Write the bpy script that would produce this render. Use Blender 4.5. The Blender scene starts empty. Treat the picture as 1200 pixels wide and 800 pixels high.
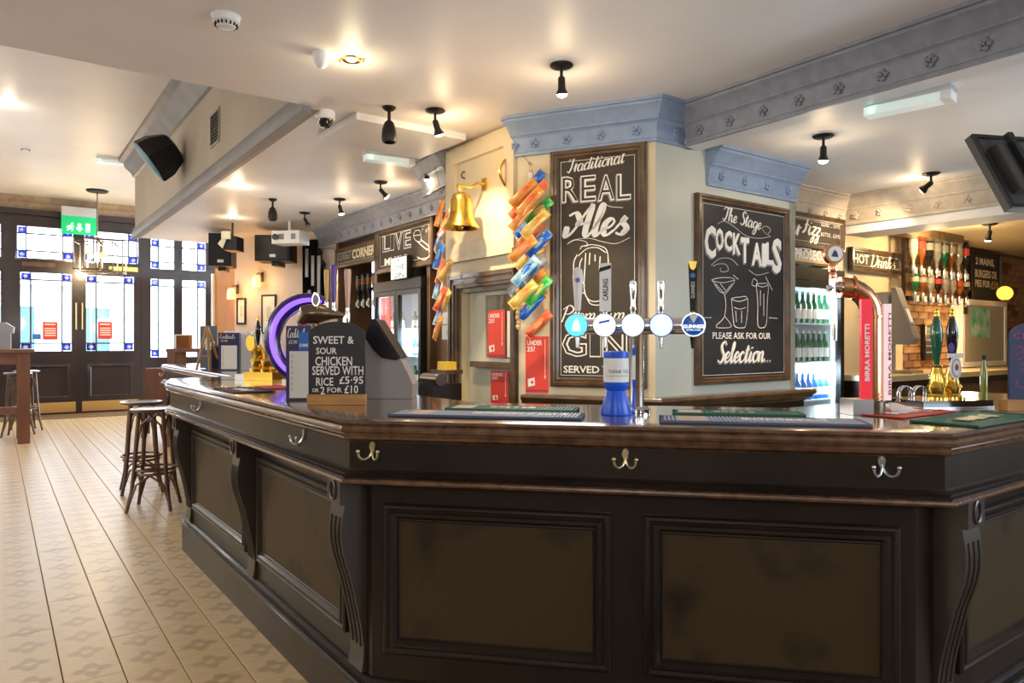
import bpy, math, random
from mathutils import Vector, Matrix
random.seed(7)
S = bpy.context.scene
COL = S.collection
FPX, HC = 840.0, 1.38          # focal length in pixels of a 1200 px frame, eye height
# ---------------- camera
cd = bpy.data.cameras.new('camera'); cam = bpy.data.objects.new('camera', cd); COL.objects.link(cam)
cd.sensor_width = 36; cd.lens = 36*FPX/1200; cam.location = (0, 0, HC); cam.rotation_euler = (math.pi/2, 0, 0)
cd.clip_start = .05; S.camera = cam
# ---------------- world, exposure
w = bpy.data.worlds.new('world'); S.world = w; w.use_nodes = True
wb = w.node_tree.nodes['Background']; wb.inputs[0].default_value = (.80, .90, 1.0, 1); wb.inputs[1].default_value = 7.0
S.view_settings.view_transform = 'Standard'; S.view_settings.look = 'None'
S.view_settings.exposure = 0.45; S.view_settings.gamma = 1
# ---------------- area lights added for assumed daylight at both sides; those walls have no windows
def area(name, loc, rot, sx, sy, power, col):
    l = bpy.data.lights.new(name, 'AREA'); l.shape = 'RECTANGLE'; l.size = sx; l.size_y = sy; l.energy = power; l.color = col
    o = bpy.data.objects.new(name, l); COL.objects.link(o); o.location = loc; o.rotation_euler = rot; return o
area('right_assumed_daylight', (5.35, .6, 1.9), (math.radians(90), 0, math.radians(90)), 3.2, 1.8, 110, (.66, .82, 1.0))  # added cool light in front of the solid right wall, assumed side daylight
area('left_assumed_daylight', (-10.3, 4.5, 2.2), (math.radians(90), 0, math.radians(-90)), 5.0, 2.2, 45, (.95, .96, 1.0))  # added light in front of the solid left wall, daylight assumed

# ---------------- geometry helpers
U = Vector((-.585, .811, 0)).normalized(); V = Vector((U.y, -U.x, 0))
def R(a): return math.radians(a)
def W(px, py, Y): return Vector(((px-600)/FPX*Y, Y, HC-(py-400)/FPX*Y))
def onz(px, py, h):
    Y = (HC-h)*FPX/(py-400); return W(px, py, Y)
class Pl:
    def __init__(s, P, d): s.P = Vector((P[0], P[1], 0)); s.d = Vector((d[0], d[1], 0)).normalized(); s.a = math.atan2(s.d.y, s.d.x); s.n = Vector((-s.d.y, s.d.x, 0))
    def s(s_, px):
        k = (px-600)/FPX; return (k*s_.P.y-s_.P.x)/(s_.d.x-k*s_.d.y)
    def Y(s_, px): return s_.P.y+s_.d.y*s_.s(px)
    def z(s_, px, py): return HC-(py-400)/FPX*s_.Y(px)
    def pt(s_, s, z, off=0): v = s_.P+s_.d*s+s_.n*off; v.z = z; return v
    def shift(s_, off): return Pl(s_.P+s_.n*off, s_.d)
class MB:
    def __init__(s): s.v = []; s.f = []; s.m = []; s.mi = 0
    def add(s, vs, fs, M=None):
        b = len(s.v)
        s.v += [tuple(M @ Vector(v)) if M else tuple(v) for v in vs]
        for f in fs: s.f.append([b+i for i in f]); s.m.append(s.mi)
        return s
    def box(s, c, d, M=None, rz=0):
        x, y, z = d[0]/2, d[1]/2, d[2]/2
        vs = [(-x,-y,-z),(x,-y,-z),(x,y,-z),(-x,y,-z),(-x,-y,z),(x,-y,z),(x,y,z),(-x,y,z)]
        T = Matrix.Translation(Vector(c)) @ Matrix.Rotation(rz, 4, 'Z')
        if M: T = M @ T
        return s.add(vs, [(0,3,2,1),(4,5,6,7),(0,1,5,4),(1,2,6,5),(2,3,7,6),(3,0,4,7)], T)
    def bb(s, x0, x1, y0, y1, z0, z1): return s.box(((x0+x1)/2,(y0+y1)/2,(z0+z1)/2), (abs(x1-x0),abs(y1-y0),abs(z1-z0)))
    def prism(s, poly, z0, z1, M=None):
        n = len(poly); vs = [(p[0],p[1],z0) for p in poly]+[(p[0],p[1],z1) for p in poly]
        A = sum(poly[i][0]*poly[(i+1)%n][1]-poly[(i+1)%n][0]*poly[i][1] for i in range(n))
        fs = [list(range(n))[::-1], list(range(n,2*n))]+[[i,(i+1)%n,n+(i+1)%n,n+i] for i in range(n)]
        if A < 0: fs = [f[::-1] for f in fs]
        return s.add(vs, fs, M)
    def xzprism(s, poly, y0, y1):      # outline in x-z, extruded along y
        M = Matrix(((1,0,0,0),(0,0,-1,0),(0,1,0,0),(0,0,0,1)))
        return s.prism(poly, -y1, -y0, M)
    def lathe(s, prof, seg=16, c=(0,0,0), M=None, closed=False):
        vs = []; fs = []; n = len(prof)
        for i in range(seg):
            a = 2*math.pi*i/seg
            for r, z in prof: vs.append((r*math.cos(a), r*math.sin(a), z))
        for i in range(seg):
            j = (i+1) % seg
            for k in range(n-1): fs.append([i*n+k, j*n+k, j*n+k+1, i*n+k+1])
        if not closed:
            if prof[0][0] > 1e-5: fs.append([i*n for i in range(seg)][::-1])
            if prof[-1][0] > 1e-5: fs.append([i*n+n-1 for i in range(seg)])
        T = Matrix.Translation(Vector(c))
        if M: T = T @ M
        return s.add(vs, fs, T)
    def tube(s, path, r, seg=8, closed=False, flat=1.0, M=None):
        path = [Vector(p) for p in path]; n = len(path); vs = []; fs = []
        up = None
        for i, p in enumerate(path):
            if closed: t = path[(i+1)%n]-path[i-1]
            else: t = path[min(i+1,n-1)]-path[max(i-1,0)]
            t.normalize()
            if up is None:
                up = Vector((0,0,1)) if abs(t.z) < .9 else Vector((1,0,0))
            a = t.cross(up)
            if a.length < 1e-4: a = t.cross(Vector((0,1,0)))
            a.normalize(); b = a.cross(t).normalized(); up = b
            rr = r[i] if isinstance(r, (list, tuple)) else r
            for k in range(seg):
                g = 2*math.pi*k/seg; vs.append(p+a*rr*math.cos(g)+b*rr*flat*math.sin(g))
        m = n if closed else n-1
        for i in range(m):
            j = (i+1) % n
            for k in range(seg):
                l = (k+1) % seg; fs.append([i*seg+k, j*seg+k, j*seg+l, i*seg+l][::-1])
        if not closed: fs.append(list(range(seg))); fs.append([(n-1)*seg+k for k in range(seg)][::-1])
        return s.add(vs, fs, M)
    def cyl(s, p0, p1, r, seg=12): return s.tube([p0, p1], r, seg)
    def sphere(s, c, r, seg=14, rings=8, sc=(1,1,1)):
        prof = [(max(1e-6, r*math.sin(math.pi*i/rings)), -r*math.cos(math.pi*i/rings)) for i in range(rings+1)]
        return s.lathe(prof, seg, c, Matrix.Diagonal((sc[0],sc[1],sc[2],1)))
    def sweep(s, path, prof, side=1):  # plan path, profile of (out, z); out is to the right of the travel for side=1
        n = len(path); P = [Vector((p[0],p[1])) for p in path]; vs = []; fs = []; m = len(prof)
        nor = []
        for i in range(n-1):
            d = (P[i+1]-P[i]).normalized(); nor.append(Vector((d.y,-d.x))*side)
        for i in range(n):
            if i == 0: q = nor[0]
            elif i == n-1: q = nor[-1]
            else:
                q = nor[i-1]+nor[i]; q = q/(1+nor[i-1].dot(nor[i]))
            for o, z in prof: vs.append((P[i].x+q.x*o, P[i].y+q.y*o, z))
        for i in range(n-1):
            for k in range(m-1):
                f = [i*m+k, (i+1)*m+k, (i+1)*m+k+1, i*m+k+1]
                fs.append(f if side < 0 else f[::-1])
        fs.append(list(range(m))); fs.append([(n-1)*m+k for k in range(m)][::-1])
        return s.add(vs, fs)
    def rectframe(s, x0, x1, z0, z1, loops):     # loops of (inset, y): a mitred moulding in the x-z plane
        vs = []; fs = []
        for ins, y in loops: vs += [(x0+ins,y,z0+ins),(x1-ins,y,z0+ins),(x1-ins,y,z1-ins),(x0+ins,y,z1-ins)]
        for i in range(len(loops)-1):
            for k in range(4):
                l = (k+1) % 4; fs.append([i*4+k, i*4+l, i*4+4+l, i*4+4+k])
        return s.add(vs, fs)
    def build(s, name, mt, parent=None, ang=35, kind=None, loc=None, rz=None):
        me = bpy.data.meshes.new(name); me.from_pydata(s.v, [], s.f)
        for x in (mt if isinstance(mt, (list, tuple)) else [mt]): me.materials.append(x)
        if isinstance(mt, (list, tuple)): me.polygons.foreach_set('material_index', s.m)
        if ang:
            me.polygons.foreach_set('use_smooth', [True]*len(me.polygons)); me.set_sharp_from_angle(angle=R(ang))
        me.update(); return link(name, me, parent, kind, loc, rz)
def link(name, me, parent=None, kind=None, loc=None, rz=None):
    o = bpy.data.objects.new(name, me); COL.objects.link(o)
    if parent: o.parent = parent
    if kind: o['kind'] = kind
    if loc is not None: o.location = loc
    if rz is not None: o.rotation_euler = (0,0,rz)
    return o
def thing(name, label, cat, loc=(0,0,0), rz=0, group=None):
    o = bpy.data.objects.new(name, None); COL.objects.link(o); o.empty_display_size = .05
    o.location = loc; o.rotation_euler = (0,0,rz); return tag(o, label, cat, group)
def tag(o, label, cat, group=None):
    o['label'] = label; o['category'] = cat
    if group: o['group'] = group
    return o
def setting(name, loc=(0,0,0), rz=0):
    o = bpy.data.objects.new(name, None); COL.objects.link(o); o.location = loc; o.rotation_euler = (0,0,rz); o['kind'] = 'structure'; return o
def copy_tree(o, parent=None):
    c = o.copy(); COL.objects.link(c)
    if parent: c.parent = parent
    for ch in list(o.children): copy_tree(ch, c)
    return c
# ---------------- materials
def mat(name, col, rough=.5, metal=0, col2=None, scale=8, bump=0, bscale=40, coat=0, emis=None, estr=0, stretch=None, spec=.5, thr=(.4,.6), rcol2=None):
    m = bpy.data.materials.new(name); m.use_nodes = True; nt = m.node_tree; b = nt.nodes['Principled BSDF']
    b.inputs['Base Color'].default_value = (*col, 1); b.inputs['Roughness'].default_value = rough; b.inputs['Metallic'].default_value = metal
    b.inputs['Coat Weight'].default_value = coat; b.inputs['Coat Roughness'].default_value = .12; b.inputs['Specular IOR Level'].default_value = spec
    if emis: b.inputs['Emission Color'].default_value = (*emis, 1); b.inputs['Emission Strength'].default_value = estr
    if col2 or bump:
        tc = nt.nodes.new('ShaderNodeTexCoord'); mp = nt.nodes.new('ShaderNodeMapping'); nt.links.new(tc.outputs['Object'], mp.inputs[0])
        if stretch: mp.inputs['Scale'].default_value = stretch
    if col2:
        n = nt.nodes.new('ShaderNodeTexNoise'); n.inputs['Scale'].default_value = scale; n.inputs['Detail'].default_value = 6; nt.links.new(mp.outputs[0], n.inputs['Vector'])
        r = nt.nodes.new('ShaderNodeValToRGB'); r.color_ramp.elements[0].position = thr[0]; r.color_ramp.elements[1].position = thr[1]
        r.color_ramp.elements[0].color = (*col,1); r.color_ramp.elements[1].color = (*col2,1)
        nt.links.new(n.outputs['Fac'], r.inputs[0]); nt.links.new(r.outputs[0], b.inputs['Base Color'])
    if bump:
        n2 = nt.nodes.new('ShaderNodeTexNoise'); n2.inputs['Scale'].default_value = bscale; n2.inputs['Detail'].default_value = 4; nt.links.new(mp.outputs[0], n2.inputs['Vector'])
        bp = nt.nodes.new('ShaderNodeBump'); bp.inputs['Strength'].default_value = bump; bp.inputs['Distance'].default_value = .004
        nt.links.new(n2.outputs['Fac'], bp.inputs['Height']); nt.links.new(bp.outputs[0], b.inputs['Normal'])
    return m
def glassmat(name, tint=(1,1,1), refl=.1, rough=.02):
    m = bpy.data.materials.new(name); m.use_nodes = True; nt = m.node_tree; nt.nodes.remove(nt.nodes['Principled BSDF']); o = nt.nodes['Material Output']
    t = nt.nodes.new('ShaderNodeBsdfTransparent'); t.inputs[0].default_value = (*tint,1)
    g = nt.nodes.new('ShaderNodeBsdfGlossy'); g.inputs['Roughness'].default_value = rough
    x = nt.nodes.new('ShaderNodeMixShader'); x.inputs[0].default_value = refl
    nt.links.new(t.outputs[0], x.inputs[1]); nt.links.new(g.outputs[0], x.inputs[2]); nt.links.new(x.outputs[0], o.inputs[0]); return m
M = {}
M['ceil'] = mat('ceiling_paint', (.84,.80,.77), .45, col2=(.77,.73,.69), scale=1.3, thr=(.35,.7))
M['ceilw'] = mat('ceiling_white', (.80,.80,.80), .5, col2=(.74,.74,.75), scale=1.5)
M['tan'] = mat('tan_paint', (.42,.36,.28), .6, col2=(.38,.33,.26), scale=2)
M['cream'] = mat('cream_paint', (.72,.62,.42), .4, col2=(.66,.56,.37), scale=2.2, thr=(.35,.7))
M['sage'] = mat('sage_paint', (.60,.62,.54), .4, col2=(.56,.58,.51), scale=2.2, thr=(.35,.7))
M['pinkish'] = mat('plaster_pink', (.72,.62,.55), .6, col2=(.64,.55,.49), scale=2)
M['blue'] = mat('cornice_blue', (.27,.36,.52), .5, col2=(.24,.325,.47), scale=14, bump=.5, bscale=60)
M['greycor'] = mat('cornice_grey', (.25,.27,.33), .5, col2=(.215,.23,.285), scale=14, bump=.5, bscale=60)
M['browncor'] = mat('cornice_brown', (.36,.26,.17), .5, col2=(.28,.20,.13), scale=10)
M['creamcor'] = mat('cornice_cream', (.52,.46,.38), .5, col2=(.45,.39,.32), scale=16, bump=.5, bscale=60)
M['dark'] = mat('dark_wood', (.012,.007,.0045), .38, col2=(.020,.011,.006), scale=5, coat=.12, spec=.35, stretch=(1,1,.25), bump=.15, bscale=30)
M['panel'] = mat('panel_wood', (.046,.027,.009), .5, col2=(.016,.007,.004), scale=3.2, coat=.06, spec=.3, thr=(.54,.66), bump=.15, bscale=30)
M['top'] = mat('counter_wood', (.10,.040,.016), .16, col2=(.16,.075,.03), scale=3, coat=.8, stretch=(1,6,1), bump=.05, bscale=50)
M['bracketw'] = mat('bracket_wood', (.034,.025,.019), .4, col2=(.045,.033,.024), scale=6, coat=.3)
M['greyplain'] = mat('cornice_plain_grey', (.24,.23,.24), .5, col2=(.20,.19,.20), scale=3)
M['nose'] = mat('worn_nosing', (.085,.040,.020), .24, col2=(.17,.088,.046), scale=22, coat=.5, thr=(.36,.74), bump=.3, bscale=60)
M['doorwood'] = mat('door_wood', (.016,.008,.010), .35, col2=(.024,.011,.012), scale=4, coat=.3, stretch=(1,1,.25))
M['midwood'] = mat('mid_wood', (.085,.045,.02), .4, col2=(.13,.07,.032), scale=9, stretch=(1,1,.2), coat=.3)
M['framewood'] = mat('frame_wood', (.060,.032,.014), .35, col2=(.115,.062,.026), scale=8, coat=.4)
M['gold'] = mat('brass', (.90,.58,.12), .18, 1)
M['kick'] = mat('dull_brass', (.75,.50,.20), .35, 1)
M['chrome'] = mat('chrome', (.82,.84,.86), .08, 1)
M['steel'] = mat('steel', (.62,.64,.66), .28, 1)
M['copper'] = mat('copper', (.72,.36,.20), .22, 1)
M['white'] = mat('white_plastic', (.85,.85,.85), .4)
M['chalk'] = mat('chalk_white', (.88,.86,.80), .8, emis=None)
M['chalkd'] = mat('chalk_grey', (.30,.29,.27), .9)
M['board'] = mat('chalkboard_brown', (.036,.027,.018), .65, col2=(.052,.039,.026), scale=3)
M['boardk'] = mat('chalkboard_black', (.014,.014,.017), .5, col2=(.022,.022,.026), scale=3)
M['black'] = mat('black_plastic', (.008,.008,.009), .45, spec=.3)
M['blackm'] = mat('black_metal', (.015,.014,.013), .4, .2, spec=.35)
M['glass'] = glassmat('pane_glass')
M['bglass'] = glassmat('clear_bottle_glass', (.85,.88,.88), .16)
M['red'] = mat('poster_red', (.72,.06,.04), .5)
M['paper'] = mat('paper', (.82,.80,.74), .7)
M['leadblue'] = glassmat('blue_stained_glass', (.018,.08,.42), .06)
M['starwhite'] = mat('etched_star_glass', (.72,.85,.98), .5)
M['lead'] = mat('lead_came', (.05,.06,.09), .5)
def bulbmat(n, c, s): return mat(n, c, .3, emis=c, estr=s)
M['bulb'] = bulbmat('warm_bulb', (1,.80,.50), 40)
M['ledw'] = bulbmat('cool_led', (.75,.92,1), 3.2)
# ---------------- lettering
_fc = {}
def textmesh(s, offset=0, shear=0):
    k = (s, offset, shear)
    if k in _fc: return _fc[k]
    c = bpy.data.curves.new('t', 'FONT'); c.body = s; c.offset = offset; c.shear = shear; c.resolution_u = 2; c.size = 1
    o = bpy.data.objects.new('t', c); COL.objects.link(o); bpy.context.view_layer.update()
    me = bpy.data.meshes.new_from_object(o.evaluated_get(bpy.context.evaluated_depsgraph_get()))
    vs = [(v.co.x, v.co.y) for v in me.vertices]; fs = [list(p.vertices) for p in me.polygons]
    bpy.data.objects.remove(o); bpy.data.curves.remove(c); bpy.data.meshes.remove(me)
    xs = [v[0] for v in vs]; ys = [v[1] for v in vs]
    _fc[k] = (vs, fs, min(xs), max(xs), min(ys), max(ys)); return _fc[k]
def put_text(mb, s, x0, x1, z0, z1, y=0, offset=0, shear=0, vertical=False, warp=None):
    vs, fs, a, b, c, d = textmesh(s, offset, shear)
    out = []
    for vx, vy in vs:
        tx, ty = (vx-a)/(b-a), (vy-c)/(d-c)
        if vertical: X = x0+(x1-x0)*(1-ty); Z = z0+(z1-z0)*tx
        else: X = x0+(x1-x0)*tx; Z = z0+(z1-z0)*ty
        if warp: Z += warp(tx)
        out.append((X, y, Z))
    mb.add(out, fs); return mb
def text(s, x0, x1, z0, z1, y, mt, parent, **k):
    return put_text(MB(), s, x0, x1, z0, z1, y, **k).build('lettering', mt, parent, ang=None)
G = {
'a':([[(.8,.8),(.5,1),(.15,.8),(.08,.3),(.3,0),(.6,.2),(.8,.95)],[(.8,.95),(.72,.3),(.85,0),(1.1,.3)]],1.05),
'd':([[(.8,.8),(.5,1),(.15,.8),(.08,.3),(.3,0),(.6,.2),(.8,.8)],[(1.0,2),(.75,.4),(.85,0),(1.1,.3)]],1.05),
'e':([[(0,.35),(.45,.5),(.62,.8),(.42,1),(.15,.75),(.1,.3),(.35,0),(.75,.3)]],.75),
'i':([[(0,.3),(.25,1),(.18,.3),(.32,0),(.6,.3)],[(.3,1.45),(.33,1.35)]],.6),
'l':([[(0,.3),(.42,1.3),(.42,1.9),(.25,1.7),(.2,.4),(.35,0),(.6,.3)]],.6),
't':([[(0,.3),(.32,1.6),(.22,.3),(.36,0),(.62,.3)],[(0,1.15),(.62,1.22)]],.62),
'r':([[(0,.3),(.2,1.1),(.28,.85),(.62,.95)],[(.3,.85),(.22,0)]],.62),
'n':([[(.1,1),(.1,0)],[(.12,.6),(.4,1),(.6,.85),(.58,.3),(.75,0),(1,.3)]],.98),
'm':([[(.1,1),(.1,0)],[(.12,.6),(.35,1),(.52,.85),(.5,0)],[(.52,.6),(.75,1),(.92,.85),(.9,.3),(1.05,0),(1.25,.3)]],1.25),
'o':([[(.5,1),(.12,.75),(.12,.25),(.42,0),(.75,.3),(.72,.8),(.48,1),(.95,.95)]],.9),
's':([[(0,.3),(.5,1.05),(.38,.75),(.68,.35),(.45,0),(.1,.12)],[(.5,0),(.85,.3)]],.8),
'h':([[(0,.3),(.36,1.6),(.3,1.95),(.14,1.6),(.1,0)],[(.12,.55),(.4,1),(.6,.85),(.58,.3),(.75,0),(1,.3)]],.98),
'g':([[(.8,.8),(.5,1),(.15,.8),(.08,.3),(.3,.05),(.6,.25),(.8,.95)],[(.8,.95),(.72,-.5),(.4,-.9),(.15,-.55),(1.0,.25)]],1.0),
'c':([[(.68,.8),(.45,1),(.12,.7),(.12,.25),(.4,0),(.8,.3)]],.78),
'u':([[(0,.8),(.1,.9),(.12,.25),(.32,0),(.6,.3),(.68,1)],[(.68,1),(.66,.3),(.8,0),(1,.3)]],.98),
'z':([[(0,.95),(.3,1.05),(.6,.95),(.1,.1),(.45,.1),(.45,-.5),(.15,-.9),(.08,-.5),(.75,.25)]],.72),
'k':([[(0,.3),(.36,1.6),(.3,1.95),(.14,1.6),(.1,0)],[(.62,.95),(.15,.5),(.5,.4),(.55,.05),(.85,.3)]],.85),
'p':([[(.2,1),(.1,-.9)],[(.15,.6),(.5,1),(.75,.7),(.6,.1),(.2,.1)]],.85),
'T':([[(0,1.55),(.4,1.95),(.9,1.8),(1.4,2.05)],[(.8,1.85),(.7,.6),(.4,0),(.05,.3)]],1.15),
'A':([[(-.15,.7),(-.1,.05),(.3,.4),(.75,1.4),(1.1,2)],[(1.1,2),(1.02,.4),(1.2,0),(1.45,.3)],[(-.2,1.35),(.2,1.5),(.55,1.0),(.5,.75),(1.2,.9)]],1.4),
'S':([[(1.0,1.65),(.75,2),(.35,1.7),(.5,1.2),(.85,.65),(.55,.02),(.05,.25)]],1.0),
'D':([[(.35,1.8),(.28,.05)],[(0,1.55),(.6,2),(1.25,1.5),(1.15,.45),(.6,0),(.1,.12)]],1.4),
'F':([[(.0,1.7),(.5,1.95),(1.2,1.9)],[(.65,1.9),(.5,.5),(.1,0)],[(.3,1),(.95,1.1)]],.95),
'P':([[(.4,1.9),(.25,0)],[(0,1.5),(.6,2),(1.1,1.5),(.8,1),(.35,.95)]],1.05),
'O':([[(.6,2),(.1,1.4),(.15,.4),(.6,0),(1.05,.5),(1.0,1.5),(.6,2)]],1.25),
'C':([[(1.0,1.65),(.7,2),(.2,1.5),(.15,.5),(.55,0),(1.05,.35)]],1.05),
'.':([[(.1,.02),(.22,.08)]],.4), ' ':([],.6)}
def spline(pts, n=6):
    if len(pts) < 3: return [Vector(p) for p in pts]
    P = [Vector(p) for p in pts]; P = [P[0]*2-P[1]]+P+[P[-1]*2-P[-2]]; out = []
    for i in range(1, len(P)-2):
        for k in range(n):
            t = k/n; a, b, c, d = P[i-1], P[i], P[i+1], P[i+2]
            out.append(.5*((2*b)+(c-a)*t+(2*a-5*b+4*c-d)*t*t+(3*b-a-3*c+d)*t**3))
    out.append(P[-2]); return out
def ribbon(mb, pts, w0, y, cal=1.2):
    n = len(pts); vs = []; fs = []
    for i, p in enumerate(pts):
        t = (pts[min(i+1,n-1)]-pts[max(i-1,0)])
        if t.length < 1e-9: t = Vector((1,0))
        t = t.normalized(); w = w0*(.55+cal*max(0,-t.y)*.8)
        if 0 < i < n-1 or n == 2: pass
        else: w *= .7
        q = Vector((-t.y, t.x))*w/2
        vs += [(p.x+q.x, y, p.y+q.y), (p.x-q.x, y, p.y-q.y)]
    for i in range(n-1): fs.append([2*i, 2*i+1, 2*i+3, 2*i+2])
    mb.add(vs, fs)
def script(s, x0, x1, z0, z1, y, mt, parent, wt=.16, slant=.25, cal=1.2, shadow=None, rise=0):
    st = []; x = 0
    for ch in s:
        g, adv = G[ch]
        for stroke in g: st.append([Vector((x+p.x+slant*p.y, p.y)) for p in spline(stroke)])
        x += adv
    a = min(p.x for k in st for p in k); b = max(p.x for k in st for p in k); c = min(p.y for k in st for p in k); d = max(p.y for k in st for p in k)
    sx = (x1-x0)/(b-a); sz = (z1-z0)/(d-c); u = (sx+sz)/2
    mb = MB(); mb2 = MB()
    for k in st:
        q = [Vector((x0+(p.x-a)*sx, z0+(p.y-c)*sz+rise*(p.x-a)/(b-a))) for p in k]
        ribbon(mb, q, wt*u, y, cal)
        if shadow: ribbon(mb2, [p+Vector((-.10*u, -.12*u)) for p in q], wt*u*1.1, y+.0006, cal)
    if shadow: mb2.build('lettering_shadow', shadow, parent, ang=None)
    return mb.build('lettering', mt, parent, ang=None)
def strokes(lst, y, mt, parent, w0=.006, name='chalk_drawing', cal=.4):
    mb = MB()
    for k in lst: ribbon(mb, spline(k), w0, y, cal)
    return mb.build(name, mt, parent, ang=None)
def panel(poly, y, mt, parent, name):      # thin flat print, x-z outline
    return MB().xzprism(poly, y-.001, y).build(name, mt, parent, ang=None)
def rect(x0, x1, z0, z1): return [(x0,z0),(x1,z0),(x1,z1),(x0,z1)]
def circ(cx, cz, r, n=24, sz=1): return [(cx+r*math.cos(2*math.pi*i/n), cz+r*sz*math.sin(2*math.pi*i/n)) for i in range(n)]
# =====================================================  SETTING
# ---- floor with tiles
fm = bpy.data.materials.new('floor_tile'); fm.use_nodes = True; nt = fm.node_tree; b = nt.nodes['Principled BSDF']; b.inputs['Roughness'].default_value = .33
def nd(t, **k):
    n = nt.nodes.new(t)
    for a, v in k.items(): setattr(n, a, v)
    return n
geo = nd('ShaderNodeNewGeometry'); mp = nd('ShaderNodeMapping'); mp.vector_type = 'POINT'
# world position turned so that x runs across the tiles and y along them, scaled to the rosette spacing
mp.inputs['Rotation'].default_value = (0,0,-math.atan2(V.y, V.x)); mp.inputs['Scale'].default_value = (1/.2115,)*3
J = onz(301.5, 800, 0); mp.inputs['Location'].default_value = (-J.dot(V)/.2115, -J.dot(U)/.2115, 0)
nt.links.new(geo.outputs['Position'], mp.inputs[0])
sx = nd('ShaderNodeSeparateXYZ'); nt.links.new(mp.outputs[0], sx.inputs[0])
def mth(op, a, b_=None):
    n = nd('ShaderNodeMath', operation=op)
    for i, q in enumerate((a, b_)):
        if q is None: continue
        if isinstance(q, (int, float)): n.inputs[i].default_value = q
        else: nt.links.new(q, n.inputs[i])
    return n.outputs[0]
fx = mth('SUBTRACT', mth('FRACT', sx.outputs[0]), .5); fy = mth('SUBTRACT', mth('FRACT', sx.outputs[1]), .5)
rr = mth('SQRT', mth('ADD', mth('MULTIPLY', fx, fx), mth('MULTIPLY', fy, fy)))
an = mth('ARCTAN2', fy, fx); pet = mth('ADD', .34, mth('MULTIPLY', mth('COSINE', mth('MULTIPLY', an, 4)), .07))
nzd = nd('ShaderNodeTexNoise'); nzd.inputs['Scale'].default_value = 45; nt.links.new(geo.outputs['Position'], nzd.inputs['Vector'])
rn = mth('ADD', rr, mth('MULTIPLY', mth('SUBTRACT', nzd.outputs[0], .5), .16))
def soft(a, b_, w_):
    n = nd('ShaderNodeMath', operation='MULTIPLY'); n.use_clamp = True; nt.links.new(mth('SUBTRACT', b_, a), n.inputs[0]); n.inputs[1].default_value = w_; return n.outputs[0]
ins = soft(rn, pet, 9); hole = soft(.05, rn, 12)
ros = mth('MULTIPLY', ins, hole)
nz = nd('ShaderNodeTexNoise'); nz.inputs['Scale'].default_value = 2.2; nz.inputs['Detail'].default_value = 6; nt.links.new(geo.outputs['Position'], nz.inputs['Vector'])
st = nd('ShaderNodeMapping'); st.inputs['Scale'].default_value = (14, 90, 1); st.inputs['Rotation'].default_value = mp.inputs['Rotation'].default_value; nt.links.new(geo.outputs['Position'], st.inputs[0])
nz2 = nd('ShaderNodeTexNoise'); nz2.inputs['Scale'].default_value = .8; nz2.inputs['Detail'].default_value = 5; nt.links.new(st.outputs[0], nz2.inputs['Vector'])
edge = mth('MULTIPLY', mth('GREATER_THAN', mth('ABSOLUTE', fy), .488), .5)
ros = mth('ADD', mth('MULTIPLY', ros, .9), edge)
fac = mth('MULTIPLY', ros, mth('MULTIPLY', mth('ADD', nz.outputs[0], .15), mth('ADD', nz2.outputs[0], .35)))
mx = nd('ShaderNodeMix', data_type='RGBA'); mx.inputs[6].default_value = (.70,.52,.29,1); mx.inputs[7].default_value = (.30,.18,.08,1); nt.links.new(fac, mx.inputs[0])
mx2 = nd('ShaderNodeMix', data_type='RGBA'); mx2.inputs[7].default_value = (.56,.40,.22,1); nt.links.new(mx.outputs[2], mx2.inputs[6])
rp = nd('ShaderNodeValToRGB'); rp.color_ramp.elements[0].position = .52; rp.color_ramp.elements[1].position = .75; nt.links.new(nz2.outputs[0], rp.inputs[0]); nt.links.new(mth('MULTIPLY', rp.outputs[0], .7), mx2.inputs[0])
nt.links.new(mx2.outputs[2], b.inputs['Base Color'])
M['tile'] = fm; M['grout'] = mat('grout', (.12,.085,.055), .8)
floor = MB().bb(-16, 10, -6, 20, -.06, -.006).build('floor', M['grout'], kind='structure')
TW, TL = .2115, 1.12
tile_me = None; tiles = []
C1 = Vector((-.564,2.37)); A = Vector((-2.28,4.70))
v0 = Vector((-.012, 1.0, 0)); 
# a joint runs through the floor point seen at pixel (301.5, 800)
J = onz(301.5, 800, 0); 
for i in range(-46, 26):
    for j in range(-6, 18):
        off = (i*.37) % 1 * TL
        p = J+V*(i*TW+TW/2)+U*(j*TL+off); p.z = 0
        if p.y < .5 or p.y > 16.4: continue
        px = 600+p.x/p.y*FPX; py = 400+HC/p.y*FPX
        if px < -160 or px > 470: continue
        if (Vector((p.x,p.y))-C1).dot(Vector((V.x,V.y))) > .2 and p.y < 5.2: continue
        vis = -20 < px < 420 and py < 830
        tiles.append((0 if vis else 1, p.y, p))
tiles.sort(key=lambda t: (t[0], t[1]))
def tile_mb(mb, c=None):
    w2, l2, e = TW/2-.0024, TL/2-.0016, .0016
    vs = []
    for z, k in ((-.006,0),(-e,0),(0,e)):
        for sx_, sy_ in ((-1,-1),(1,-1),(1,1),(-1,1)):
            q = V*(sx_*(w2-k))+U*(sy_*(l2-k)); vs.append((q.x,q.y,z))
    fs = [(8,9,10,11)]+[(a+k, a+(k+1)%4, a+4+(k+1)%4, a+4+k) for a in (0,4) for k in range(4)]
    mb.add(vs, fs, Matrix.Translation(c) if c is not None else None); return mb
t0 = tile_mb(MB()); me = bpy.data.meshes.new('tile'); me.from_pydata(t0.v, [], t0.f); me.materials.append(fm)
for k, y, p in tiles[:300]: link('tile', me, floor, loc=p)
rest = MB()
for k, y, p in tiles[300:]: tile_mb(rest, p)
rest.build('distant_tiles', fm, floor, ang=None, kind='stuff')
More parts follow.
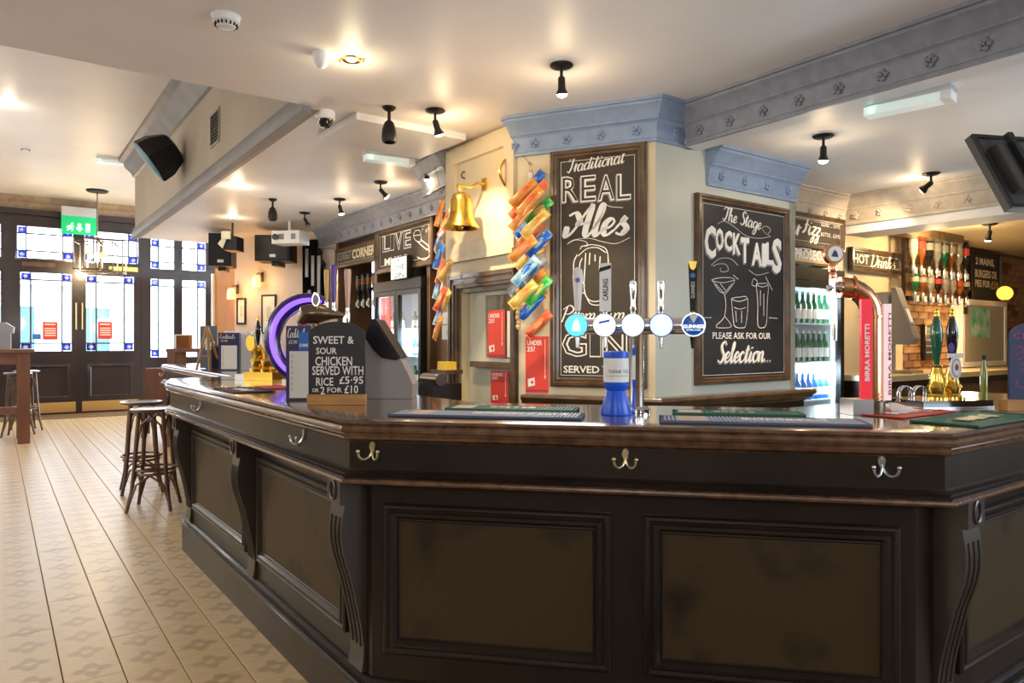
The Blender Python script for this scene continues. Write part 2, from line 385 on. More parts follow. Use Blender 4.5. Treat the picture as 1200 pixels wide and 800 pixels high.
# ---- ceilings
T = Vector((-1.315, 4.70)); u2 = Vector((U.x,U.y)); v2 = Vector((V.x,V.y))
Tf = T+u2*7.3
low = [T-v2*9, T, Tf, Tf+v2*9, T+v2*16+u2*4, T+v2*16-u2*12, T-v2*9-u2*12]
MB().prism([tuple(p) for p in low], 2.92, 2.98).build('ceiling', M['ceil'], kind='structure', ang=None)
MB().prism([(-11,1),(4,1),(4,15),(-3.0,18.6),(-8.3,15.0),(-7.35,14.55),(-11,11.9)], 4.05, 4.12).build('ceiling_high', M['ceil'], kind='structure', ang=None)
def wallbox(name, p0, p1, z0, z1, m, th=.1, kind='structure'):
    p0 = Vector(p0[:2]); p1 = Vector(p1[:2]); d = (p1-p0); a = math.atan2(d.y, d.x)
    return MB().bb(0, d.length, 0, th, z0, z1).build(name, m, ang=None, kind=kind, loc=(p0.x,p0.y,0), rz=a)
# tan side of the dropped ceiling; viewed from the left, its rightward direction is +u
wallbox('wall_bulkhead', Tf, T, 2.92, 4.05, M['tan'], .06) if False else None
bk = MB().prism([tuple(T), tuple(Tf), tuple(Tf+v2*.06), tuple(T+v2*.06)], 2.905, 4.05).build('wall_bulkhead', M['tan'], kind='structure', ang=None)
MB().prism([tuple(T-v2*9), tuple(T), tuple(T-u2*.06), tuple(T-v2*9-u2*.06)], 2.925, 4.05).build('wall_bulkhead_front', M['tan'], kind='structure', ang=None)
MB().sweep([tuple(T+u2*.05), tuple(Tf)], [(0,3.80),(.03,3.81),(.05,3.86),(.13,3.93),(.16,3.99),(.22,4.01),(.23,4.05),(0,4.05)], side=-1).build('trim_1', M['greyplain'], kind='structure')
MB().sweep([tuple(T+u2*.0), tuple(Tf)], [(0,2.885),(.06,2.89),(.065,2.93),(.045,2.945),(.05,2.98),(.03,3.02),(.02,3.05),(0,3.06)], side=-1).build('trim_2', M['greyplain'], kind='structure')
# right bay ceiling (2.70) and the beam with cornice
B0 = Vector((1.218, 4.65))
RB = [B0+u2*.35, B0-u2*6, B0-u2*6+v2*5, B0+u2*3+v2*5, B0+u2*3+v2*.9, B0+u2*.35+v2*.5]
MB().prism([tuple(B0+u2*.6), tuple(B0-u2*6), tuple(B0-u2*6+v2*6), tuple(B0+u2*3.2+v2*6), tuple(B0+u2*3.2+v2*.3)], 2.70, 2.86).build('ceiling_right_bay', M['ceilw'], kind='structure', ang=None)
CORN = [(0,-.255),(.022,-.255),(.022,-.235),(.012,-.228),(.018,-.215),(.03,-.145),(.042,-.125),(.055,-.118),(.055,-.108),(.062,-.10),(.085,-.06),(.115,-.035),(.118,-.02),(.135,-.018),(.138,0),(0,0)]
def flowers(mb, path, side, zc, inset, step, r=.028, M_=None):
    for i in range(len(path)-1):
        a = Vector(path[i][:2]); b_ = Vector(path[i+1][:2]); d = (b_-a); L = d.length; d.normalize(); n = Vector((d.y,-d.x))*side
        k = max(1, int(L/step))
        for q in range(k):
            c = a+d*(L*(q+.5)/k)+n*inset
            ax = Vector((n.x,n.y,0)); rot = ax.to_track_quat('Z','Y').to_matrix().to_4x4()
            T_ = Matrix.Translation((c.x,c.y,zc)) @ rot
            for m_ in range(5):
                g = 2*math.pi*m_/5; T2 = T_ @ Matrix.Translation((r*.62*math.cos(g), r*.62*math.sin(g), 0))
                prof = [(r*.42,-.003),(r*.36,.008),(r*.15,.012),(1e-6,.008)]
                vs=[];mb.lathe(prof, 7, (0,0,0)) if False else mb.add(*lathe_vf(prof,7), T2)
            mb.add(*lathe_vf([(r*.25,0),(r*.2,.016),(1e-6,.019)],7), T_)
def lathe_vf(prof, seg):
    t = MB(); t.lathe(prof, seg); return t.v, t.f
def cornice(name, path, ztop, m, side=1, sc=1, fl=True, prof=None):
    P_ = [(o*sc, ztop+z*sc) for o, z in (prof or CORN)]
    o = MB().sweep(path, P_, side).build(name, m, kind='structure')
    if fl:
        fb = MB(); flowers(fb, path, side, ztop-.178*sc, .027*sc, .23, .034*sc); q = fb.build('plaster_roses', m, o, kind=None)
    return o
Lc = Vector((.048,5.0)); Le = Lc+u2*.98; P = Vector((.923,4.61)); Re = P+v2*1.55
beam = MB().prism([tuple(B0+u2*.2), tuple(B0-u2*6), tuple(B0-u2*6+v2*.14), tuple(B0+u2*.2+v2*.14)], 2.665, 2.92).build('beam', M['ceilw'], kind='structure', ang=None); beam.name = 'trim_beam'
cornice('trim_3', [tuple(B0+u2*.1), tuple(B0-u2*6)], 2.92, M['greycor'])
Bq = P+v2*.34
cornice('trim_4', [tuple(Lc+u2*.03), tuple(Lc), tuple(P), tuple(Bq)], 2.92, M['blue'])
C2b = P+v2*.50
cornice('trim_5', [tuple(C2b), tuple(Re)], 2.70, M['blue'])
K = Vector((3.07,6.62)); FZ = Pl(K-v2*.95, v2)
cornice('trim_6', [tuple(K-v2*.95), tuple(K), tuple(K-u2*6)], 2.70, M['creamcor'])
# ---- the column with its faces
PL_L = Pl(Le, -u2); PL_RA = Pl(Lc, P-Lc); PL_R = Pl(P, v2)
def slab(name, pl, s0, s1, z0, z1, m, th=.08, holes=(), y0=0):
    mb = MB(); xs = sorted({s0,s1,*[h[0] for h in holes],*[h[1] for h in holes]}); zs = sorted({z0,z1,*[h[2] for h in holes],*[h[3] for h in holes]})
    for i in range(len(xs)-1):
        for j in range(len(zs)-1):
            cx, cz = (xs[i]+xs[i+1])/2, (zs[j]+zs[j+1])/2
            if any(h[0]<cx<h[1] and h[2]<cz<h[3] for h in holes): continue
            mb.bb(xs[i], xs[i+1], y0, y0+th, zs[j], zs[j+1])
    return mb.build(name, m, ang=None, kind='structure', loc=tuple(pl.P), rz=pl.a)
dl, dr_, dt = PL_L.s(541), .98, PL_L.z(541, 336)
slab('wall_bell_side', PL_L, 0, .98, 0, 2.92, M['cream'], holes=[(dl, .925, -1, dt)])
slab('wall_ales_side', PL_RA, 0, (P-Lc).length, 0, 2.92, M['cream'])
slab('wall_cocktail_side', PL_R, 0, 1.55, 0, 2.92, M['sage'])
MB().prism([tuple(Re), tuple(Re+u2*.62), tuple(Re+u2*.62-v2*.08), tuple(Re-v2*.08)], 0, 2.9).build('wall_recess_side', M['sage'], kind='structure', ang=None)
MB().prism([tuple(Le), tuple(Le+v2*.6), tuple(Le+v2*.6-u2*.06), tuple(Le-u2*.06)], 0, 2.92).build('wall_column_return', M['cream'], kind='structure', ang=None)
MB().prism([tuple(Le+v2*.9-u2*.2), tuple(Lc+v2*.9), tuple(Lc+v2*.95), tuple(Le+v2*.95)], 0, 2.92).build('wall_passage', M['cream'], kind='structure', ang=None)
# raised panel frame above the bell
mb = MB(); mb.rectframe(.03, .955, 2.02, 2.90, [(0,0),(0,-.03),(.02,-.035),(.11,-.035),(.125,-.028),(.13,-.006),(.132,0)])
mb.bb(.03,.955,-.045,0,2.0,2.035)
mb.build('trim_7', M['cream'], kind='structure', loc=tuple(PL_L.P), rz=PL_L.a)
# ---- fizz wall and everything behind the right bulkhead
slab('wall_fizz', FZ, 0, 1.02, 0, 2.70, M['midwood'], y0=.5)
Bk = Pl(K, -u2)     # bulkhead face, rightward direction -u, away = v
slab('wall_bulkhead_right', Bk, 0, 6, 2.37, 2.70, M['ceilw'], th=.35)
MB().bb(0,6,-.02,.37,2.365,2.385).build('trim_8', M['ceilw'], kind='structure', loc=tuple(Bk.P), rz=Bk.a, ang=None)
# alcove
AL = Pl(K+u2*.25, v2)
MB().prism([tuple(K+v2*.35-u2*6), tuple(K+v2*.35+u2*.4), tuple(K+v2*6+u2*.4), tuple(K+v2*6-u2*6)], 2.52, 2.6).build('ceiling_alcove', M['cream'], kind='structure', ang=None)
brickm = mat('brick', (.30,.135,.055), .75, col2=(.42,.24,.10), scale=7, bump=.4, bscale=40)
brickm2 = mat('brick_dark', (.14,.06,.03), .8, col2=(.22,.10,.045), scale=7, bump=.4, bscale=40)
M['mortar'] = mat('mortar', (.20,.14,.085), .9)
sb0 = AL.s(1058); 
slab('wall_alcove_left', AL, 0, sb0, 0, 2.6, M['cream'])
bw = slab('wall_brick', AL, sb0, 7.6, 0, 2.6, M['mortar'])
def brick_me(nm, m):
    q = MB(); q.bb(-.105,.105,-.012,.0,-.033,.033); x = bpy.data.meshes.new(nm); x.from_pydata(q.v,[],q.f); x.materials.append(m); return x
bmA, bmB = brick_me('brick', brickm), brick_me('brick_b', brickm2)
cnt = 0
rest_b = MB()
for r_ in range(0, 21):
    z = .98+r_*.077
    for c_ in range(0, 27):
        x = sb0+.11+c_*.222+(.111 if r_ % 2 else 0)
        if z > 2.5: continue
        if c_ >= 14: rest_b.bb(x-.105,x+.105,-.012,0,z-.033,z+.033); continue
        o = link('brick', bmB if random.random()<.25 else bmA, bw, loc=(x, -.001*random.random(), z)); cnt += 1
rest_b.build('far_bricks', brickm, bw, ang=None, kind='stuff')
# ---- left back bar wall
Q = Pl((-.70+.08*V.x, 6.99+.08*V.y), -u2)
slab('wall_back_bar', Q, Q.s(392), 1.2, 0, 2.92, M['dark'], th=.1, y0=.56)
cornice('trim_9', [tuple(Q.pt(Q.s(375),0)), tuple(Q.pt(1.0,0))], 2.92, M['greycor'], fl=True, sc=1.05)
slab('wall_over_back_bar', Q, Q.s(375), 1.0, 2.66, 2.92, M['creamcor'], th=.34)
# small cornice return beside the bell panel
cornice('trim_10', [tuple(Le+u2*.55+v2*.1), tuple(Le-u2*.02+v2*.0)], 2.92, M['greycor'], fl=False, sc=1.1)
# ---- stage end walls
g0, g1, g2 = W(275,400,10.7), W(356,400,10.2), W(393,400,9.9)
GW = Pl((g0.x,g0.y), (g2.x-g0.x, g2.y-g0.y))
slab('wall_stage', GW, 0, (Vector((g2.x,g2.y))-Vector((g0.x,g0.y))).length, 0, 2.92, M['pinkish'])
M['orange'] = mat('orange_paint', (.62,.27,.07), .6, col2=(.55,.23,.06), scale=3)
o0 = W(252,400,11.3); OW = Pl((o0.x,o0.y), (g0.x-o0.x, g0.y-o0.y))
slab('wall_orange', OW, 0, (Vector((g0.x,g0.y))-Vector((o0.x,o0.y))).length, 0, 2.92, M['orange'])
MB().bb(-.09,0.0,-.03,.12,0,2.45).build('trim_11', M['white'], kind='structure', loc=tuple(OW.P), rz=OW.a)
# ---- entrance wall
E = Pl((-9.28,13.0), v2); 
def El(px): return E.s(px)
def Ez(py, px=100): return E.z(px, py)
eL, eR = El(-60), El(176)
holesE = []
M['kickp'] = M['kick']
def leaded(parent, x0, x1, z0, z1, cols, rows, y=.035):
    # cols / rows: inner joint positions; corner panes are blue with a white star
    X = [x0]+cols+[x1]; Z = [z0]+rows+[z1]
    for i in range(len(X)-1):
        for j in range(len(Z)-1):
            corner = (i in (0, len(X)-2)) and (j in (0, len(Z)-2)) and (X[i+1]-X[i]) < .3 and (Z[j+1]-Z[j]) < .3
            o = MB().bb(X[i]+.012, X[i+1]-.012, y, y+.006, Z[j]+.012, Z[j+1]-.012).build('pane', M['leadblue'] if corner else M['glass'], parent, ang=None)
            if corner:
                o['label'] = 'small blue corner pane with a white star'
                cx, cz, r = (X[i]+X[i+1])/2, (Z[j]+Z[j+1])/2, min(X[i+1]-X[i], Z[j+1]-Z[j])*.42
                pl_ = [(cx+(r if k%2==0 else r*.35)*math.cos(math.pi*k/8+.39), cz+(r if k%2==0 else r*.35)*math.sin(math.pi*k/8+.39)) for k in range(16)]
                panel(pl_, y-.001, M['starwhite'], o, 'star')
    for c in cols: MB().bb(c-.013, c+.013, y-.012, y+.012, z0, z1).build('muntin', M['lead'], parent, ang=None)
    for r in rows: MB().bb(x0, x1, y-.011, y+.011, r-.013, r+.013).build('muntin', M['lead'], parent, ang=None)
def zz(*a): return [Ez(p) for p in a]
dz1, dz0 = Ez(322), Ez(411); tz1, tz0 = Ez(270), Ez(306)
ops = [('window', -60, 0, None), ('window', 20, 86, None), ('window', 99, 162, None)]
whole = slab('wall_entrance', E, eL, eR, 0, Ez(258), M['doorwood'], th=.10,
     holes=[(El(-62),El(1),dz0,dz1),(El(-62),El(1),tz0,tz1),(El(20),El(86),tz0,tz1),(El(99),El(162),tz0,tz1),(El(18),El(92),-1,dz1+.12),(El(93),El(165),-1,dz1+.12)])
n = 0
for x0, x1, z0, z1, cs, rs in [(El(20),El(86),tz0,tz1,[El(31),El(74)],[Ez(299-1.5),Ez(278)]),(El(99),El(162),tz0,tz1,[El(110),El(151)],[Ez(297.5),Ez(278)]),
        (El(-62),El(1),tz0,tz1,[El(-50),El(-11)],[Ez(297.5),Ez(278)]),(El(-62),El(1),dz0,dz1,[El(-50),El(-11)],[Ez(403),Ez(331)])]:
    n += 1; wn = setting('window_%d' % n, tuple(E.P), E.a); leaded(wn, x0, x1, z0, z1, cs, rs)
    MB().rectframe(x0-.03, x1+.03, z0-.03, z1+.03, [(0,0),(0,-.02),(.03,-.025),(.035,.0),(.035,.05)]).build('window_frame', M['doorwood'], wn)
for k, (a, b_, ga, gb, c1, c2) in enumerate([(18,92,24,84,36,73),(93,165,101,157,113,146)]):
    d = setting('door_%d' % (k+1), tuple(E.P), E.a); x0, x1, gx0, gx1 = El(a)-.004, El(b_)+.004, El(ga), El(gb); zt = dz1+.125
    mb = MB(); Zs = [.0, dz0, dz1, zt]
    mb.bb(x0, gx0, .01, .07, .0, zt); mb.bb(gx1, x1, .01, .07, .0, zt); mb.bb(gx0, gx1, .01, .07, dz1, zt); mb.bb(gx0, gx1, .01, .07, .0, dz0)
    mb.build('door_leaf', M['doorwood'], d, ang=None)
    MB().rectframe(gx0+.02, gx1-.02, Ez(467), Ez(426), [(0,.01),(0,-.012),(.05,-.018),(.07,.0),(.07,.008)]).build('panel_moulding', M['doorwood'], d)
    leaded(d, gx0, gx1, dz0, dz1, [El(c1), El(c2)], [Ez(402), Ez(330)])
    MB().bb(x0+.05, x1-.05, -.004, .01, .04, Ez(470)).build('kick_plate', M['kick'], d)
    MB().bb(x0+(.1 if k==0 else .5), x0+(.62 if k==0 else 1.0), -.04, .01, Ez(315.5), Ez(310.5)).build('door_closer', M['gold'] if k else M['midwood'], d)
    hb = MB(); hx = gx1+.07 if k==0 else gx0-.07; hb.cyl((hx,-.04,Ez(386)),(hx,-.04,Ez(355)),.012); hb.cyl((hx,.01,Ez(384)),(hx,-.04,Ez(384)),.012); hb.cyl((hx,.01,Ez(357)),(hx,-.04,Ez(357)),.012); hb.build('door_handle', M['kick'], d)
MB().bb(eL, eR+.05, -.12, .12, Ez(258)+.0, Ez(256)+.07).build('trim_12', M['doorwood'], kind='structure', loc=tuple(E.P), rz=E.a)
MB().sweep([tuple(E.pt(eL,0)), tuple(E.pt(eR,0)), tuple(E.pt(eR,0)+Vector((u2.x,u2.y,0))*1.3)], [(0,Ez(256)+.05),(.05,Ez(256)+.05),(.06,3.93),(.14,3.99),(.16,4.05),(0,4.05)]).build('trim_13', M['browncor'], kind='structure')
Fw0 = W(170,400,15.3); Fw = Pl((Fw0.x,Fw0.y), v2)
def Fl(px): return Fw.s(px)
def Fz(py): return Fw.z(208, py)
slab('wall_side_windows', Fw, Fl(160), Fl(262), 0, Fz(274), M['doorwood'], th=.1, holes=[(Fl(a),Fl(b_),Fz(c),Fz(d)) for a,b_ in ((177,204),(214,241)) for c,d in ((316,282),(418,328))])
slab('wall_side_windows_top', Fw, Fl(150), Fl(275), Fz(274), 4.05, M['tan'], th=.1)
MB().sweep([tuple(Fw.pt(Fl(150),0)), tuple(Fw.pt(Fl(275),0))], [(0,Fz(276)),(.08,Fz(276)),(.09,Fz(268)),(.2,Fz(262)),(.22,Fz(258)),(0,Fz(258))]).build('trim_14', M['greycor'], kind='structure')
for a,b_,c in ((177,204,[186]),(214,241,[232])):
    for z0, z1, rs in ((316,282,[308,290]),(418,328,[410,336])):
        n += 1; wn = setting('window_%d' % n, tuple(Fw.P), Fw.a)
        leaded(wn, Fl(a), Fl(b_), Fz(z0), Fz(z1), [Fl(q) for q in c], [Fz(q) for q in rs])
# brown mat strip and threshold at the doors
M['mat'] = mat('coir_mat', (.20,.12,.05), .95, bump=.6, bscale=300)
th = MB().bb(El(-60), El(168), -.9, -.04, .0, .012).build('doormat', M['mat'], loc=tuple(E.P), rz=E.a)
tag(th, 'long brown entrance mat in front of the entrance doors', 'doormat')
# ---- street outside
M['pave'] = mat('pavement', (.62,.62,.62), .8, col2=(.52,.52,.53), scale=4)
M['facade'] = mat('pale_facade', (.80,.82,.84), .8); M['fglass'] = mat('facade_glass', (.12,.22,.26), .2)
MB().prism([tuple(E.pt(-12,0,.3)), tuple(E.pt(14,0,.3)), tuple(E.pt(14,0,18)), tuple(E.pt(-12,0,18))], -.10, -.07).build('ground_pavement', M['pave'], kind='structure', ang=None)
fc = thing('building', 'pale building with dark windows across the street, seen through the entrance doors', 'building', tuple(E.pt(-12,0,12)), E.a)
MB().bb(0,16,0,.3,-.05,3.2).build('facade', M['facade'], fc, ang=None)
MB().bb(0,16,-.25,.3,3.2,3.5).build('parapet', M['facade'], fc, ang=None)
for i in range(7):
    wx = 1.0+i*2.15
    fo = MB().rectframe(wx, wx+1.3, .9, 2.6, [(0,0),(0,-.06),(.09,-.06),(.09,0)]).build('window', M['facade'], fc, ang=None)
    MB().bb(wx+.09, wx+1.21, -.01, .0, .99, 2.51).build('pane', M['fglass'], fo, ang=None)
    MB().bb(wx+.63, wx+.68, -.03, 0, .99, 2.51).build('window_bar', M['facade'], fo, ang=None)
# =====================================================  BAR
BAR = thing('bar_counter', 'long dark wooden bar counter with panelled front, brackets and worn copper-brown edge', 'bar counter')
C2 = Vector((1.25,2.02)); C3 = C2+v2*1.9
A2 = Vector((-2.42,5.05)); A3 = Vector((-2.12,5.42)); Ee = Vector((-3.97,8.1)); Ef = Vector((-3.80,8.65)); Eg = Ef+v2*.8
out = [tuple(C3), tuple(C2), tuple(C1), tuple(A), tuple(A2), tuple(A3)]   # travelling right to left: outside is on the left
def inset(path, d, side):
    t = MB(); t.sweep(path, [(d, 0)], side); return [(v[0], v[1]) for v in t.v]
def zone(path, prof, name, m, parent, ang=35): return MB().sweep(path, prof, side=1 if False else -1).build(name, m, parent, ang=ang)
def topslab(path, depth, name):
    o_ = inset(path, -.02, -1); i_ = inset(path, -depth, -1); n_ = len(o_)
    vs = [(*p, 1.12) for p in o_]+[(*p, 1.12) for p in i_]+[(*p, 1.07) for p in o_]+[(*p, 1.07) for p in i_]
    fs = []
    for i in range(n_-1):
        fs += [[i, i+1, n_+i+1, n_+i][::-1], [2*n_+i, 2*n_+i+1, 3*n_+i+1, 3*n_+i], [n_+i, n_+i+1, 3*n_+i+1, 3*n_+i][::-1]]
    fs += [[0, n_, 3*n_, 2*n_], [n_-1, 2*n_-1, 4*n_-1, 3*n_-1][::-1]]
    return MB().add(vs, fs).build(name, M['top'], BAR, ang=None)
NOSE = [(-.10,1.1205),(-.022,1.1205),(-.012,1.118),(-.006,1.110),(-.012,1.104),(-.004,1.100),(0,1.091),(-.003,1.082),(-.012,1.077),(-.014,1.072),(-.008,1.067),(-.012,1.058),(-.028,1.053),(-.034,1.046),(-.10,1.046)]
APR = [(-.06,1.05),(-.034,1.05),(-.034,.948),(-.06,.948)]
LOW = [(-.08,.956),(-.032,.956),(-.026,.948),(-.014,.944),(-.016,.938),(-.007,.934),(-.010,.928),(-.08,.928)]
BEAD = [(-.08,.929),(-.012,.929),(-.002,.924),(0,.918),(-.004,.911),(-.02,.908),(-.03,.902),(-.08,.902)]
CARC = [(-.30,1.05),(-.135,1.05),(-.135,.17),(-.30,.17)]
PLI = [(-.30,.0),(-.105,0),(-.105,.160),(-.112,.168),(-.100,.176),(-.104,.185),(-.118,.190),(-.114,.201),(-.124,.210),(-.135,.216),(-.30,.216)]
Abig = [tuple(C3), tuple(C2), tuple(C1), tuple(A), tuple(A2), tuple(A3)]
topslab(out, .74, 'counter_top')
zone(out, NOSE, 'edge_moulding', M['nose'], BAR)
zone(out, [(-.06,1.05),(-.034,1.05),(-.034,.948),(-.06,.948)], 'apron', M['dark'], BAR)
zone(out, LOW, 'lower_moulding', M['dark'], BAR); zone(out, BEAD, 'worn_bead', M['nose'], BAR)
zone(out, CARC, 'carcass', M['dark'], BAR)
zone(out, PLI, 'plinth', M['dark'], BAR)
zone([tuple(C3),tuple(C2),tuple(C1),tuple(A)], [(-.76,1.07),(-.70,1.07),(-.70,.0),(-.76,.0)], 'back_boards', M['dark'], BAR)
def barframe(p_from, p_to, s): # plane of the carcass face, viewed from outside; rightward dir
    d = (p_to-p_from).normalized(); return Pl(p_from, d)
def bevelpanel(pl, s0, s1, z0, z1):
    q = MB().rectframe(s0, s1, z0, z1, [(0,.0),(0,-.012),(.006,-.018),(.014,-.02),(.020,-.015),(.024,-.014),(.030,-.021),(.040,-.022),(.048,-.012),(.052,-.006),(.056,-.008),(.060,-.004),(.062,0)]).build('panel_moulding', M['dark'], BAR, ang=25, loc=tuple(pl.P), rz=pl.a)
    MB().bb(s0+.055, s1-.055, -.0035, .0, z0+.055, z1-.055).build('wood_panel', M['panel'], BAR, ang=None, loc=tuple(pl.P), rz=pl.a)
cb = inset(out, -.135, -1); cb = [Vector(p) for p in cb]
FR = barframe(cb[2], cb[1], 0); LF = barframe(cb[3], cb[2], 0); RF = barframe(cb[1], cb[0], 0)
s_of = lambda pl, px: pl.s(px)
zt, zb = .822, .305
bevelpanel(FR, FR.s(450), FR.s(716), zb, zt); bevelpanel(FR, FR.s(755), FR.s(1054), zb, zt)
def bracket(pl, sc):
    # scrolled corbel, outline in depth (y, negative outwards) and height
    w_ = .115
    yo = lambda t: -.105+.0
    prof = [(0,.905),(-.100,.905),(-.100,.815),(-.082,.812)]
    for i in range(1, 15):
        t = i/14; z = .812-t*(.812-.218)
        q_ = min(1,max(0,(t-.12)/.80)); y = -.084-.012*math.sin(math.pi*min(1,t*2.4))+.074*q_*q_*(3-2*q_)
        if t > .9: y -= (t-.9)*.10
        prof.append((y, z))
    prof.append((0,.218))
    mb = MB(); n_ = len(prof); vs = []
    for x in (-w_/2, w_/2): vs += [(x, y, z) for y, z in prof]
    fs = [list(range(n_)), list(range(n_, 2*n_))[::-1]]+[[i, n_+i, n_+(i+1)%n_, (i+1)%n_] for i in range(n_)]
    mb.add(vs, fs); T_ = tuple(pl.pt(sc, 0)); o = mb.build('bracket', M['bracketw'], BAR, loc=T_, rz=pl.a, ang=25)
    o2 = MB(); rg = [(math.cos(a)*.022, -.102, .862+math.sin(a)*.033) for a in [2*math.pi*i/20 for i in range(20)]]; o2.tube(rg, .006, 6, closed=True); o2.build('oval_boss', M['bracketw'], o)
    fl_ = MB()
    for fx_ in (-.034, 0, .034): fl_.tube([(fx_, prof[k][0]-.001, prof[k][1]) for k in range(4, 16)], .0055, 6)
    fl_.build('reeding', M['bracketw'], o)
def sl(px, pl): return pl.s(px)
Lt = (cb[2]-cb[3]).length
for c_ in (Lt-.10, Lt-1.36, .10): bracket(LF, c_)
bevelpanel(LF, Lt-1.27, Lt-.20, zb, zt); bevelpanel(LF, .20, Lt-1.45, zb, zt)
bracket(RF, .17); bevelpanel(RF, .27, 1.25, zb, zt); bracket(RF, 1.36)
# second counter
out2 = [tuple(Vector(out[-1])), tuple(Ee), tuple(Ef), tuple(Eg)]
out2[0] = tuple(A3)
o_ = inset(out2, -.02, -1); i_ = inset(out2[:3], -.62, -1)
mb2 = MB(); poly = o_+[tuple(A3+v2*.62)]; mb2.prism(poly, 1.07, 1.118); mb2.build('counter_top', M['top'], BAR, ang=None)
zone(out2, NOSE, 'edge_moulding', M['nose'], BAR); zone(out2, APR, 'apron', M['dark'], BAR); zone(out2, LOW, 'lower_moulding', M['dark'], BAR); zone(out2, BEAD, 'worn_bead', M['nose'], BAR)
zone(out2, CARC, 'carcass', M['dark'], BAR); zone(out2, PLI, 'plinth', M['dark'], BAR)
cb2 = [Vector(p) for p in inset(out2, -.135, -1)]; L2 = barframe(cb2[1], cb2[0], 0); Lt2 = (cb2[0]-cb2[1]).length
bracket(L2, .10); bracket(L2, 1.3); bracket(L2, 2.5); bevelpanel(L2, .2, 1.2, zb, zt); bevelpanel(L2, 1.4, 2.4, zb, zt)
# coat hooks on the apron
ap = [Vector(p) for p in inset(out, -.034, -1)]; apl = [Pl(ap[2], ap[1]-ap[2]), Pl(ap[3], ap[2]-ap[3]), Pl(ap[1], ap[0]-ap[1])]
ap2 = [Vector(p) for p in inset(out2, -.034, -1)]; apl.append(Pl(ap2[1], ap2[0]-ap2[1]))
def hook(pl, px, zc, k=0):
    T_ = tuple(pl.pt(pl.s(px), zc)); mb = MB()
    mb.xzprism([( .011*math.cos(a)*(1.0 if math.sin(a)>0 else .75), .006+.020*math.sin(a)) for a in [2*math.pi*i/16 for i in range(16)]], -.006, 0)
    for sg in (-1, 1):
        mb.tube([tuple(p) for p in spline([Vector((0,-.006,-.006)),Vector((sg*.008,-.016,-.024)),Vector((sg*.020,-.032,-.030)),Vector((sg*.031,-.042,-.020)),Vector((sg*.034,-.044,-.004))],4)], [.0045]*8+[.004]*5+[.004]*4, 8)
        mb.sphere((sg*.034,-.044,-.002), .0065, 10, 6)
    for zz_ in (-.002, .016): mb.sphere((0,-.006,zz_), .003, 8, 4)
    mb.build('coat_hook', M['hookm'] if k else M['steel'], BAR, loc=T_, rz=pl.a)
M['hookm'] = mat('worn_brass', (.72,.62,.36), .3, 1)
hook(apl[0], 437, 1.022, 1); hook(apl[0], 733, 1.022, 1); hook(apl[0], 1033, 1.022); hook(apl[1], 357, 1.02); hook(apl[1], 236, 1.02); hook(apl[3], 192, 1.02)
# =====================================================  MATERIALS for things
M['purple'] = mat('purple_led', (.10,.03,.35), .25, emis=(.20,.10,1), estr=1.6); M['purpled'] = mat('purple_enamel', (.04,.012,.16), .2, coat=.6)
M['navy'] = mat('navy_card', (.02,.02,.09), .4); M['oak'] = mat('light_oak', (.50,.26,.08), .45, col2=(.42,.20,.06), scale=8, stretch=(1,6,6))
M['rubberb'] = mat('rubber_navy', (.10,.12,.20), .6); M['rubberg'] = mat('rubber_green', (.02,.12,.07), .6); M['rubberk'] = mat('rubber_black', (.02,.02,.03), .6); M['rubberr'] = mat('rubber_red', (.55,.06,.04), .6)
M['matrib'] = mat('mat_rib_pale', (.42,.46,.55), .6); M['matribg'] = mat('mat_rib_green', (.04,.20,.12), .6)
M['blueplast'] = mat('blue_plastic', (.01,.10,.75), .3); M['labeld'] = mat('aged_label', (.42,.38,.30), .5); M['label'] = mat('white_label', (.85,.85,.83), .5)
M['gb'] = mat('green_bottle', (.01,.13,.05), .12, coat=.5); M['ab'] = mat('amber_bottle', (.22,.07,.01), .12, coat=.5); M['bb'] = mat('blue_bottle', (.03,.18,.62), .12, coat=.5)
M['clear'] = mat('clear_spirit', (.32,.31,.28), .1, coat=.5); M['kb'] = mat('dark_bottle', (.02,.015,.012), .12, coat=.5)
M['greenp'] = mat('green_enamel', (.0,.12,.06), .12, coat=.8); M['blackp'] = mat('black_enamel', (.01,.01,.015), .12, coat=.8)
M['stoolw'] = mat('stool_wood', (.07,.028,.014), .28, col2=(.11,.045,.02), scale=8, coat=.5); M['tablew'] = mat('table_wood', (.14,.055,.03), .4, col2=(.18,.075,.04), scale=8, stretch=(1,1,.3))
M['exitg'] = mat('exit_green', (.0,.42,.16), .4, emis=(0,.6,.2), estr=.25); M['exitw'] = mat('exit_white', (.9,1,.92), .4, emis=(.9,1,.92), estr=1)
M['lensw'] = mat('diffuser', (.75,.82,.82), .3, emis=(.8,1,.95), estr=.2)
M['grille'] = mat('speaker_grille', (.10,.20,.28), .5); M['fridgein'] = mat('fridge_liner', (.85,.92,.95), .4); M['pinkh'] = mat('pink_handle', (.62,.36,.28), .35); M['orangeh'] = mat('amber_handle', (.60,.36,.10), .3)
M['purh'] = mat('purple_handle', (.10,.04,.28), .3); M['bronze'] = mat('bronze', (.22,.17,.12), .25, 1); M['amberglass'] = mat('amber_shade', (.9,.45,.12), .2, emis=(1,.5,.12), estr=2.5)
M['doorc'] = mat('door_cream', (.62,.62,.50), .4); M['wires'] = mat('cable', (.05,.04,.035), .5); M['silverp'] = mat('silver_plastic', (.27,.26,.25), .35)
M['tvk'] = mat('tv_black', (.045,.040,.038), .45); M['yel'] = mat('yellow_print', (.85,.60,.05), .5); M['redk'] = mat('red_ink', (.40,.03,.08), .6)
M['lav'] = mat('slate_sign', (.02,.03,.09), .5, col2=(.03,.04,.11), scale=4); M['chalkred'] = mat('chalk_red', (.45,.05,.12), .9)
